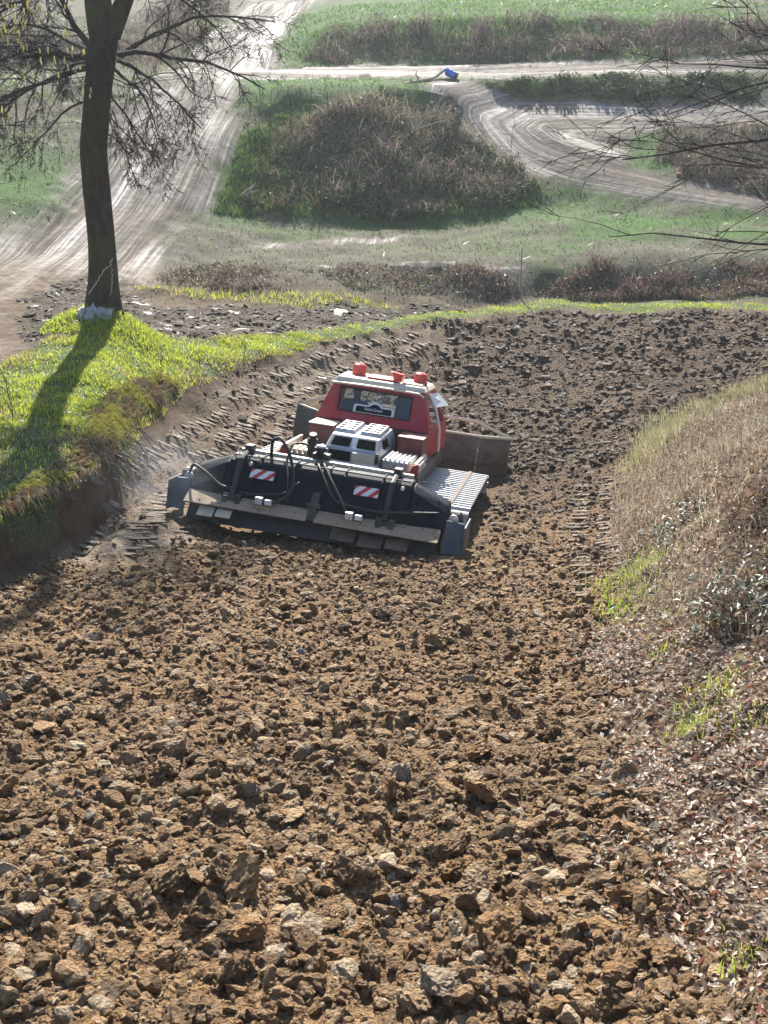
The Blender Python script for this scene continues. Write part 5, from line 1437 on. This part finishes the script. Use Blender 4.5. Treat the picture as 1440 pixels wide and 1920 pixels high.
def mound_weeds():
    r = np.random.default_rng(95)
    # pale dry grass along the crest
    ridge = poly_px([(1205, 872), (1230, 842), (1275, 808), (1330, 778), (1390, 752), (1440, 735), (1560, 700)])
    seg = np.diff(ridge, axis=0); cum = np.concatenate([[0], np.cumsum(np.hypot(seg[:, 0], seg[:, 1]))])
    n = 11000
    q = r.uniform(0, cum[-1], n)
    X = np.interp(q, cum, ridge[:, 0]) + r.normal(0, 0.28, n); Y = np.interp(q, cum, ridge[:, 1]) - np.abs(r.normal(0, 0.7, n)) + 0.5
    bag = Bag()
    bag.add(*blades(X, Y, surf(X, Y), r.uniform(0.12, 0.42, n), r.uniform(0.006, 0.012, n), palette(r, n, [(0.42, 0.37, 0.22), (0.34, 0.31, 0.16), (0.28, 0.30, 0.12), (0.48, 0.42, 0.28)]), r, 0.5, 2, (-0.15, 0.1)))
    tag(bag.build('dry_grass', M_DRY), 'pale dry grass along the crest of the leaf mound', 'grass', None, 'stuff')
    # fine grey weeds
    poly = poly_px([(1150, 930), (1215, 850), (1300, 800), (1440, 745), (1560, 740), (1560, 1180), (1400, 1230), (1250, 1180), (1170, 1110)])
    x0, y0 = poly.min(0); x1, y1 = poly.max(0)
    X = r.uniform(x0, x1, 30000); Y = r.uniform(y0, y1, 30000)
    k = (signed(poly, X, Y) > 0) & (r.random(30000) < 0.2 + fbm(X * 1.3, Y * 1.3, 96, 3)) & (np.abs(X / Y) < 0.44)
    X, Y = X[k][:7500], Y[k][:7500]; n = len(X)
    bag = Bag()
    H = r.uniform(0.10, 0.42, n) * (0.4 + fbm(X * 0.9, Y * 0.9, 97, 3))
    P = canes(bag, X, Y, surf(X, Y), H * 0.9, H * 1.2, r, [(0.28, 0.225, 0.17), (0.38, 0.32, 0.24), (0.19, 0.145, 0.11), (0.46, 0.41, 0.29)], 0.0045, 4, 0.6)
    leaflets(bag, P.reshape(-1, 3)[r.integers(0, P.shape[0] * P.shape[1], 4500)] + r.normal(0, 0.03, (4500, 3)), r.uniform(0.012, 0.028, 4500), r, [(0.30, 0.22, 0.15), (0.40, 0.33, 0.25), (0.2, 0.2, 0.08)])
    tag(bag.build('dry_weeds', M_DRY), 'fine grey brown weeds over the flank of the leaf mound', 'weeds', None, 'stuff')
    # fresh tufts
    bag = Bag()
    for (u, v), m, sp in (((1180, 1075), 260, 0.22), ((1175, 1130), 240, 0.2), ((1165, 1100), 200, 0.25), ((1200, 1060), 160, 0.2), ((1312, 1345), 120, 0.12), ((1345, 1290), 140, 0.15), ((1300, 1370), 90, 0.1), ((1335, 1180), 90, 0.06), ((1250, 1150), 110, 0.2), ((1290, 1390), 70, 0.1), ((1360, 1180), 50, 0.06), ((1420, 1360), 60, 0.1), ((1240, 1240), 50, 0.08), ((1390, 1800), 40, 0.08)):
        c = ground_at(u, v)
        X = c[0] + r.normal(0, sp, m); Y = c[1] + r.normal(0, sp * 1.3, m)
        bag.add(*blades(X, Y, surf(X, Y), r.uniform(0.06, 0.2, m), r.uniform(0.008, 0.016, m), palette(r, m, [(0.25, 0.30, 0.04), (0.20, 0.28, 0.03), (0.32, 0.33, 0.08)]), r, 0.6))
    tag(bag.build('grass_tufts', M_GRASS), 'fresh yellow green grass tufts poking through the fallen leaves', 'grass', None, 'stuff')
mound_weeds()

# ------------------------------------------------------------------ trees and branches
def branch(bag, r, start, d, length, rad, level, droop=0.0, sides=(8, 6, 4, 3, 3), col=None, tips=None, kids=(9, 6, 4, 0), wander=0.16, spread=(0.5, 1.0)):
    n = (8, 7, 5, 4, 3)[min(level, 4)]
    p = np.array(start, float); d = np.array(d, float); d /= np.linalg.norm(d)
    pts = [p.copy()]; dirs = [d.copy()]
    for i in range(n):
        d = d + r.normal(0, wander, 3) + np.array([0, 0, -droop * 0.12])
        d /= np.linalg.norm(d)
        p = p + d * length / n
        pts.append(p.copy()); dirs.append(d.copy())
    t = np.linspace(0, 1, n + 1)
    rr = rad * (1 - 0.78 * t)
    bag.add(*tube(np.array(pts), rr, sides[min(level, 4)], level < 2), col=col)
    if tips is not None and level >= 2:
        tips.append(pts[-1]); tips.append(pts[len(pts) // 2])
    k = kids[level] if level < len(kids) else 0
    for _ in range(k):
        tt = r.uniform(0.15, 1.0); i = int(tt * n); i = min(i, n - 1)
        base = pts[i] + (pts[i + 1] - pts[i]) * (tt * n - i)
        ax = np.cross(dirs[i], r.normal(size=3)); ax /= np.linalg.norm(ax) + 1e-9
        an = r.uniform(*spread)
        nd = dirs[i] * math.cos(an) + ax * math.sin(an)
        branch(bag, r, base, nd, length * r.uniform(0.28, 0.55) * (1.1 - 0.45 * tt), max(rad * (1 - 0.78 * tt) * r.uniform(0.35, 0.6), 0.0062), level + 1, droop, sides, col, tips, kids, wander * 1.15, spread)

def trunk_mesh(name, pts, rad, mat, parent, sides=22, seed=0, flare=0.0):
    """Smooth knobbly stem along a line."""
    p = np.array(pts, float); k = len(p); t = np.linspace(0, 1, k); q = np.linspace(0, 1, 9 * (k - 1) + 1)
    c = np.stack([np.interp(q, t, p[:, i]) for i in range(3)], 1)
    for _ in range(8): c[1:-1] = (c[:-2] + 2 * c[1:-1] + c[2:]) / 4
    rr = np.interp(q, t, rad)
    V, F = tube(c, rr, sides)
    m = len(q)
    W = V.reshape(m, sides, 3); ctr = c[:, None, :]
    th = np.arange(sides) / sides * 2 * math.pi
    nz = (fbm(np.cos(th)[None] * 1.6 + 5 + 0 * q[:, None], np.sin(th)[None] * 1.6 + (c[:, 2] * 0.9)[:, None], seed, 3) - 0.5) * 0.22
    if flare: nz = nz + flare * np.exp(-((c[:, 2] - c[0, 2]) / 0.35))[:, None] * (0.6 + 0.5 * np.cos(th * 4 + 0.6)[None])
    W = ctr + (W - ctr) * (1 + nz)[..., None]
    return mesh_obj(name, W.reshape(-1, 3), F, mat, parent, None, True)

def big_tree():
    bx, by = TREE_XY
    bz = zat(bx, by) - 0.12
    root = empty('bare_tree', (bx, by, bz))
    tag(root, 'large bare tree with a thick dark trunk on the green bank', 'tree')
    T = lambda x, z, y=0.0: (x + 0.125 * z, y, z)
    # trunk line and the fork; unseen stem tops bent left to keep shadow aside
    tr = [T(0.0, 0.0), T(-0.04, 0.6), T(-0.08, 1.4), T(-0.20, 2.4), T(-0.30, 3.3), T(-0.24, 4.2), T(-0.16, 5.2), T(-0.12, 5.7, 0.05)]
    trunk_mesh('trunk', tr, [0.36, 0.305, 0.28, 0.268, 0.26, 0.262, 0.28, 0.275], M_BARK, root, 24, 3, 0.25)
    trunk_mesh('stem', [T(-0.18, 5.4), T(-0.31, 6.2, 0.05), T(-0.42, 7.2, 0.1), T(-1.3, 9.0, 0.3), T(-2.6, 10.6, 0.5)], [0.27, 0.25, 0.22, 0.16, 0.06], M_BARK, root, 18, 4)
    trunk_mesh('stem', [T(-0.02, 5.4), T(0.25, 6.1, 0.1), T(0.48, 7.0, 0.2), T(0.2, 8.4, 0.6), T(-0.8, 10.0, 1.0)], [0.2, 0.165, 0.145, 0.11, 0.05], M_BARK, root, 16, 5)
    r = np.random.default_rng(42)
    # (start height, x offset, direction, length, radius, droop)
    limbs = [(5.05, 0.16, (1.0, -0.1, 0.12), 2.9, 0.075, 0.5), (5.0, 0.16, (1.0, 0.3, 0.32), 3.1, 0.07, 0.5), (4.95, 0.16, (1, -0.5, -0.25), 2.5, 0.06, 0.9), (4.8, 0.1, (0.8, -0.9, -0.35), 2.3, 0.05, 1.0),
             (5.0, -0.42, (-1.0, -0.1, 0.25), 1.2, 0.105, 0.2), (5.15, -0.40, (-0.6, 0.1, 0.85), 1.9, 0.10, 0.0), (4.95, -0.45, (-1.0, -0.35, 0.05), 3.2, 0.07, 0.5), (4.85, -0.42, (-1.0, -0.2, -0.35), 3.0, 0.06, 0.8), (4.8, -0.4, (-0.8, -0.8, -0.4), 2.4, 0.05, 1.0), (4.9, -0.3, (-0.3, -1.0, -0.1), 2.3, 0.05, 1.0), (4.95, 0.0, (0.3, -1.0, -0.1), 2.4, 0.05, 1.0), (5.1, -0.4, (-1, 0.5, 0.2), 3.2, 0.06, 0.4),
             (6.75, 0.38, (1.0, 0.1, 0.05), 2.3, 0.055, 0.3), (6.3, 0.2, (0.9, -0.5, 0.1), 2.6, 0.05, 0.7), (7.0, 0.42, (0.9, 0.3, 0.5), 2.4, 0.05, 0.2), (6.2, -0.36, (-1.0, -0.1, -0.12), 3.4, 0.055, 0.3), (6.9, -0.45, (-1.0, -0.3, 0.1), 3.0, 0.055, 0.4), (6.6, -0.4, (-0.8, 0.6, 0.1), 2.8, 0.05, 0.4), (3.6, -0.0, (0.9, -0.6, -0.2), 1.2, 0.03, 0.8), (4.3, 0.05, (0.9, -0.5, -0.5), 1.7, 0.035, 0.9), (4.2, -0.5, (-0.9, -0.5, -0.4), 1.8, 0.035, 0.9),
             (8.4, -1.1, (-1.0, 0.1, 0.4), 2.6, 0.055, 0.1), (9.0, -1.4, (-0.6, 0.8, 0.6), 2.2, 0.045, 0)]
    for z, x, d, L, rad, dr in limbs:
        b = Bag()
        branch(b, r, (x + 0.125 * z, -0.12 if d[1] < 0 else 0.1, z), d, L * 1.08, rad * 0.72, 0, dr, kids=(14, 8, 4, 0))
        b.build('limb', M_TWIG, root)
    return root
big_tree()

def right_tree():
    """Bare tree standing just outside the right edge; its branches reach into view."""
    x, y = 7.6, 15.5
    z = zat(x, y) - 0.1
    root = empty('bare_tree', (x, y, z)); tag(root, 'thin bare branches reaching in beside the hairpin turn at the right edge', 'tree')
    trunk_mesh('trunk', [(0, 0, 0), (0.05, 0, 1.5), (0.0, 0.1, 3.0), (0.1, 0.1, 5.0), (0.2, 0, 8.0)], [0.2, 0.17, 0.15, 0.12, 0.05], M_BARK, root, 14, 8, 0.2)
    r = np.random.default_rng(64)
    def tgt(u, v, dist):
        s, t = sight(u, v)
        return np.array([s * dist - x, dist - y, CAM_H - t * dist - z])
    for (h, u, v, dd, rad, kids, sp) in ((3.9, 1175, 235, 15.2, 0.040, (8, 4, 2, 0), (0.3, 0.8)), (4.6, 1230, 95, 15.0, 0.03, (9, 5, 2, 0), (0.4, 0.9)), (2.9, 1230, 345, 15.0, 0.030, (5, 3, 0), (0.3, 0.7)), (2.3, 1150, 440, 15.2, 0.028, (5, 3, 0), (0.3, 0.7)), (4.9, 1380, 40, 15.4, 0.034, (10, 5, 2, 0), (0.5, 1.0)), (3.5, 1290, 300, 14.6, 0.024, (7, 4, 2, 0), (0.4, 0.9)), (4.3, 1260, 170, 14.8, 0.026, (7, 5, 2, 0), (0.4, 0.9)), (2.6, 1330, 425, 15.0, 0.02, (5, 3, 0), (0.3, 0.7))):
        b = Bag(); e = tgt(u, v, dd); s = np.array([0.0, 0.0, h]); L = np.linalg.norm(e - s)
        branch(b, r, s, e - s, L, rad, 0, 0.0, kids=kids, wander=0.07, spread=sp)
        b.build('limb', M_TWIG, root)
    return root
right_tree()

def hazel():
    """Hazel just outside the left edge, with yellow catkins."""
    x, y = -9.4, 19.5
    z = zat(x, y) - 0.1
    root = empty('hazel_bush', (x, y, z)); tag(root, 'hazel branches hung with yellow catkins at the upper left corner', 'bush')
    r = np.random.default_rng(77); tips = []
    for k in range(4):
        b = Bag(); branch(b, r, (r.normal(0, 0.2), r.normal(0, 0.2), 0), (r.normal(0, 0.15), r.normal(0, 0.1), 1), 6.5, 0.06, 1, 0, kids=(0, 4, 3, 0), wander=0.05)
        b.build('stem', M_TWIG, root)
    def tgt(u, v, dist):
        s, t = sight(u, v)
        return np.array([s * dist - x, dist - y, CAM_H - t * dist - z])
    for h, u, v, dd in ((6.2, 70, 20, 18.5), (6.0, 20, 65, 18.2), (5.9, 60, 90, 19), (5.2, 20, 125, 18.6), (5.4, 50, 150, 18.4), (6.4, 90, -20, 18.7), (6.3, 10, 10, 18.0)):
        b = Bag(); e = tgt(u, v, dd); s = np.array([0, 0, h - 0.6]); tp = []
        branch(b, r, s, e - s, np.linalg.norm(e - s), 0.028, 1, 0, kids=(0, 7, 4, 0), wander=0.06, tips=tp, spread=(0.3, 0.9))
        b.build('limb', M_TWIG, root); tips += tp
    b = Bag()
    for p in tips:
        for _ in range(int(r.random() < 0.28) * r.integers(1, 4)):
            q = np.array(p) + r.normal(0, 0.05, 3); L = r.uniform(0.06, 0.11)
            b.add(*tube([q, q + np.array([r.normal(0, 0.004), 0, -L * 0.5]), q + np.array([r.normal(0, 0.008), r.normal(0, 0.006), -L])], np.array([0.008, 0.014, 0.007]), 5), col=np.array((0.75, 0.68, 0.28)) * r.uniform(0.7, 1.15))
    o = b.build('catkins', M_DRY, root); tag(o, None, None, None, 'stuff')
hazel()

def saplings():
    """Slim dry stems standing on and beside the mound."""
    r = np.random.default_rng(88)
    spots = [(470, 300), (492, 285), (505, 262), (520, 300), (545, 250), (560, 330), (580, 240), (600, 300), (620, 230), (645, 260), (600, 345), (865, 300), (700, 330), (905, 310), (955, 330)]
    where = ['standing at the left foot', 'near the left foot', 'on the left shoulder', 'below the left shoulder', 'high on the left flank', 'low on the left flank', 'left of the summit', 'in the middle of the left flank', 'just left of the summit', 'under the summit', 'low and left of the middle', 'on the right flank', 'low in the middle', 'low on the right flank', 'at the far right foot']
    for (u, v), wh in zip(spots, where):
        x, y = ground_at(u, v); z = zat(x, y) - 0.05
        root = empty('sapling', (x, y, z)); b = Bag()
        branch(b, r, (0, 0, 0), (r.normal(0, 0.07), r.normal(0, 0.05), 1), r.uniform(1.4, 2.4), 0.022, 1, 0, kids=(0, 4, 2, 0), wander=0.05, spread=(0.3, 0.6))
        b.build('stem', M_TWIG, root)
        tag(root, 'slim bare sapling %s of the bramble mound' % wh, 'sapling', 'saplings on the bramble mound')
saplings()

# ------------------------------------------------------------------ small things
def props():
    r = np.random.default_rng(5)
    blue = paint('blue_plastic', (0.02, 0.13, 0.55), 0.35, 0.12)
    # barrel
    x, y = ground_at(846, 147); z = zat(x, y)
    b = empty('barrel', (x, y, z + 0.28)); tag(b, 'blue plastic barrel lying beside the level road', 'barrel')
    prof = [(0.02, -0.42), (0.24, -0.42), (0.265, -0.39), (0.27, -0.30), (0.285, -0.16), (0.27, -0.13), (0.29, -0.1), (0.29, 0.1), (0.27, 0.13), (0.285, 0.16), (0.27, 0.30), (0.265, 0.39), (0.24, 0.42), (0.02, 0.42)]
    part('body', [lathe(prof, 24, 'x')], blue, b, smooth=False)
    part('lid_ring', [lathe([(0.25, 0.40), (0.295, 0.40), (0.295, 0.44), (0.25, 0.44)], 24, 'x')], M_BLACK, b)
    part('bung', [lathe([(0.01, 0.42), (0.04, 0.42), (0.04, 0.45), (0.01, 0.45)], 10, 'x', (0, 0.1, 0.08))], M_WHITE, b)
    b.rotation_euler = (0.2, 0.42, -0.5); b.scale = (0.62, 0.62, 0.62); b.location.z -= 0.09
    # fallen pale branch
    p0 = ground_at(838, 145); p1 = ground_at(768, 153)
    z0, z1 = zat(*p0), zat(*p1)
    t = np.linspace(0, 1, 9)
    P = np.c_[p0[0] + (p1[0] - p0[0]) * t, p0[1] + (p1[1] - p0[1]) * t, 0 * t]
    P[:, 2] = surf(P[:, 0], P[:, 1]) + np.array([0.42, 0.3, 0.16, 0.08, 0.07, 0.07, 0.08, 0.07, 0.07])
    o = empty('fallen_branch', tuple(P[4])); tag(o, 'pale bent fallen branch lying next to the blue barrel', 'branch')
    Q = P - P[4]
    part('bough', [tube(Q, np.linspace(0.075, 0.05, 9), 8)], M_PALE, o, smooth=True)
    part('side_shoot', [tube([Q[6], Q[6] + np.array([-0.15, 0.1, 0.22]), Q[6] + np.array([-0.1, 0.3, 0.45])], [0.045, 0.035, 0.02], 6)], M_PALE, o, smooth=True)
    part('side_shoot', [tube([Q[8], Q[8] + np.array([-0.3, -0.2, -0.06]), Q[8] + np.array([-0.55, -0.5, -0.1])], [0.05, 0.04, 0.02], 6)], M_PALE, o, smooth=True)
    # dead pale tree top lying on the mound
    x, y = ground_at(775, 262); z = zat(x, y) + 0.35
    o = empty('dead_branch', (x, y, z)); tag(o, 'pale dead forked branch lying on top of the bramble mound', 'branch')
    q = np.random.default_rng(9)
    for d, L, w in (((0.55, -0.2, 0.75), 1.9, 0.045), ((-0.35, 0.1, 1.0), 1.7, 0.04), ((-0.6, -0.3, -0.35), 1.6, 0.035), ((0.9, -0.2, 0.1), 2.0, 0.035), ((0.1, -0.5, 0.8), 1.4, 0.03)):
        bg = Bag(); branch(bg, q, (0, 0, 0), d, L, w, 1, 0.1, kids=(0, 5, 3, 0), wander=0.12, spread=(0.4, 0.9))
        bg.build('bough', M_PALE, o)
    # stake in the brush strip
    x, y = ground_at(975, 548); z = zat(x, y)
    o = empty('stake', (x, y, z - 0.2)); tag(o, 'thin grey stake standing in the brush behind the track lip', 'stake')
    part('post', [tube([(0, 0, 0), (0.005, 0, 0.8), (0.0, 0, 1.55)], [0.02, 0.018, 0.016], 8)], paint('grey_stake', (0.25, 0.24, 0.22), 0.7, 0.3), o)
    part('cap', [lathe([(0.005, 1.55), (0.02, 1.55), (0.018, 1.58), (0.005, 1.61)], 8)], M_ALU, o)
    x, y = ground_at(1249, 852); z = zat(x, y)
    o = empty('stake', (x, y, z - 0.1)); tag(o, 'short reddish brown stake at the edge of the leaf mound', 'stake')
    part('post', [tube([(0, 0, 0), (0.01, 0, 0.2), (0.0, 0, 0.36)], [0.02, 0.018, 0.014], 7)], paint('stake_wood', (0.16, 0.06, 0.035), 0.8, 0.3), o)
    part('split_end', [tube([(0, 0, 0.35), (0.012, 0.004, 0.40)], [0.012, 0.004], 5)], M_PALE, o)
    # pale stick debris at the foot of the mound
    x, y = ground_at(462, 374); z = zat(x, y) + 0.1
    o = empty('stick_bundle', (x, y, z)); tag(o, 'few pale broken sticks at the left foot of the bramble mound', 'sticks')
    for a, b_ in (((-0.35, 0, -0.08), (0.3, 0.1, 0.42)), ((-0.2, 0.1, 0.0), (0.5, -0.1, 0.25)), ((0.0, 0, -0.05), (0.35, 0.05, 0.5))):
        part('stick', [tube([a, (np.array(a) + b_) / 2 + np.array([0, 0, 0.03]), b_], [0.03, 0.03, 0.015], 6)], M_PALE, o)
    # crumpled plastic sheet at the foot of the tree
    sheet, nt, out = new_mat('plastic_sheet'); n = N(nt)
    f = n.noise(n.objc(), 9, 4, 0.6)
    bs = n.principled(Base_Color=n.ramp(f, [(0.3, (0.16, 0.17, 0.18)), (0.7, (0.45, 0.46, 0.48))]), Roughness=0.3, Transmission_Weight=0.15)
    nt.links.new(bs.outputs[0], out.inputs[0])
    tx, ty = TREE_XY
    o = empty('plastic_sheet', (tx - 0.02, ty - 0.48, zat(tx, ty - 0.48)))
    tag(o, 'crumpled whitish plastic sheet at the foot of the big tree', 'sheet')
    nu, nv = 44, 16
    U, W = np.meshgrid(np.linspace(-1, 1, nu), np.linspace(0, 1, nv))
    X = U * 0.36 - 0.06 + 0.02 * W; Yl = -0.05 - 0.34 * W * (1 - 0.25 * U * U) + 0.1 * U * U
    cr = fbm(U * 4 + 3, W * 4, 3, 4) - 0.5
    X = X + cr * 0.1; Yl = Yl + (fbm(U * 5, W * 5 + 9, 4, 3) - 0.5) * 0.16
    Z = surf(X + o.location.x, Yl + o.location.y) - o.location.z + 0.05 + 0.15 * np.sin(np.pi * np.clip(1 - W, 0, 1)) * (1 - 0.7 * U * U) + cr * 0.26 - 0.06 * W
    i = np.arange(nv - 1)[:, None] * nu; j = np.arange(nu - 1)[None, :]
    F = np.stack([i + j, i + j + 1, i + nu + j + 1, i + nu + j], -1).reshape(-1, 4)
    sh = mesh_obj('sheet', np.stack([X, Yl, Z], -1).reshape(-1, 3), F, sheet, o, None, True)
    md = sh.modifiers.new('thick', 'SOLIDIFY'); md.thickness = 0.006
    # torn tape round the trunk
    M_TAPE = paint('torn_tape', (0.36, 0.38, 0.36), 0.6, 0.4)
    o = empty('barrier_tape', (tx, ty - 0.3, zat(tx, ty - 0.3))); tag(o, 'torn pale tape strips stuck to the foot of the big trunk', 'tape')
    def strip(pts, w):
        P = np.array(pts, float); k = len(P); t = np.linspace(0, 1, k); q = np.linspace(0, 1, 24)
        C = np.stack([np.interp(q, t, P[:, a]) for a in range(3)], 1)
        nz = np.random.default_rng(int(abs(P[0, 0] * 999))).normal(0, 0.012, (24, 3)); C += nz
        return tube(C, w * (0.7 + 0.5 * np.random.default_rng(3).random(24)), 4)
    part('tape', [strip([(0.37, -0.02, 1.02), (0.2, -0.12, 0.82), (0.0, -0.16, 0.55), (-0.14, -0.18, 0.34)], 0.014)], M_TAPE, o)
    part('tape', [strip([(0.34, -0.06, 0.85), (0.34, -0.1, 0.62), (0.28, -0.14, 0.30)], 0.009)], M_TAPE, o)
    # bramble bush with pale glossy leaves on the leaf mound
    q = np.random.default_rng(31)
    for (u, v), nn, lab in (((1405, 1150), 70, 'arching bramble with pale glossy leaves on the shaded flank of the leaf mound'), ((1262, 985), 34, 'low bramble with pale glossy leaves halfway up the leaf mound')):
        x, y = ground_at(u, v); z = zat(x, y)
        o = empty('bramble_bush', (x, y, z)); tag(o, lab, 'bramble')
        bg = Bag(); X = q.normal(0, 0.22, nn); Y = q.normal(0, 0.25, nn)
        Zg = surf(X + x, Y + y) - z
        H = q.uniform(0.25, 0.6, nn) * (1 if nn > 50 else 0.6)
        P = canes(bg, X, Y, Zg, H * 1.6, H, q, [(0.16, 0.07, 0.05), (0.22, 0.12, 0.08)], 0.006, 6, 0.3)
        bg.build('canes', M_DRY, o)
        lg = Bag(); k = nn * 9
        leaflets(lg, P[:, 2:].reshape(-1, 3)[q.integers(0, nn * 5, k)] + q.normal(0, 0.03, (k, 3)), q.uniform(0.025, 0.05, k), q, [(0.10, 0.14, 0.06), (0.16, 0.17, 0.09), (0.12, 0.10, 0.06)], 0.35)
        lg.build('leaves', plant_material('glossy_leaf', 0.2, 0.04, 0.45), o)
    # a scrap of red plastic at the foot of the hairpin thicket
    x, y = ground_at(1272, 331); z = zat(x, y) + 0.08
    o = part('plastic_scrap', [hexa([(-0.13, -0.05, 0), (0.13, -0.08, 0.02), (0.12, 0.06, 0), (-0.12, 0.07, 0.02)], [(-0.11, -0.04, 0.07), (0.10, -0.06, 0.05), (0.1, 0.05, 0.08), (-0.1, 0.05, 0.06)])], paint('pink_plastic', (0.6, 0.22, 0.2), 0.4, 0.1), None, 0.015)
    o.location = (x, y, z); tag(o, 'small pink plastic scrap at the foot of the hairpin thicket', 'litter')
    # dry stalks on the turf
    for k, ((u, v), hh, lab) in enumerate((((457, 668), 0.55, 'tallest dry stalk by the turf edge'), ((302, 705), 0.35, 'short dry stalk on the turf between tree and track'), ((375, 690), 0.4, 'thin dry stalk near the tilled edge of the turf'), ((25, 790), 0.7, 'dark leaning twig at the left edge of the bank'))):
        x, y = ground_at(u, v); z = zat(x, y)
        o = empty('dry_stalk', (x, y, z - 0.03)); tag(o, lab, 'stalk', 'dry stalks on the bank')
        bg = Bag(); branch(bg, q, (0, 0, 0), (q.normal(0.1, 0.15), 0, 1), hh, 0.009, 1, 0, kids=(0, 6, 2, 0), wander=0.1, spread=(0.4, 0.8))
        bg.build('stem', M_TWIG, o)
props()

# ------------------------------------------------------------------ exhaust smoke and haze
def air():
    m, nt, out = new_mat('haze_air'); n = N(nt)
    v = n.node('ShaderNodeVolumePrincipled', {'Color': (0.86, 0.90, 0.97), 'Density': 0.0005, 'Anisotropy': 0.35})
    nt.links.new(v.outputs[0], out.inputs['Volume'])
    V, F = box(-150, 150, -12, 130, -4.0, 26.0)
    o = mesh_obj('haze', V, F, m); tag(o, 'thin bluish haze over the whole valley', 'haze', None, 'stuff')  # haze that also stands in for the veiling glare of the sun
air()

def smoke():
    """Thin blue exhaust drifting beside the tiller."""
    m, nt, out = new_mat('exhaust_smoke'); n = N(nt)
    c = n.objc()
    ln = n.node('ShaderNodeVectorMath', {0: c}, operation='LENGTH').outputs['Value']
    fall = n.ramp(ln, [(0.25, 1.0), (0.98, 0.0)])
    f = n.ramp(n.noise(n.scale(c, (1.0, 1.0, 0.7)), 2.3, 4, 0.6, 0.8), [(0.38, 0.0), (0.75, 1.0)])
    d = n.math('MULTIPLY', n.math('MULTIPLY', fall, f), 0.18)
    v = n.node('ShaderNodeVolumePrincipled', {'Color': (0.78, 0.86, 0.97), 'Density': d, 'Anisotropy': 0.4})
    nt.links.new(v.outputs[0], out.inputs['Volume'])
    V, F = ico(3)
    for name, (lx, ly, lz), sc in (('exhaust_smoke', (-2.9, -3.0, 0.5), (1.7, 2.2, 0.8)),):
        o = mesh_obj(name, V, F, m)
        o.matrix_world = POSE @ Matrix.Translation((lx, ly, lz)) @ Matrix.Diagonal((*sc, 1))
        tag(o, 'thin bluish exhaust smoke drifting round the left end of the tiller', 'smoke', None, 'stuff')
smoke()
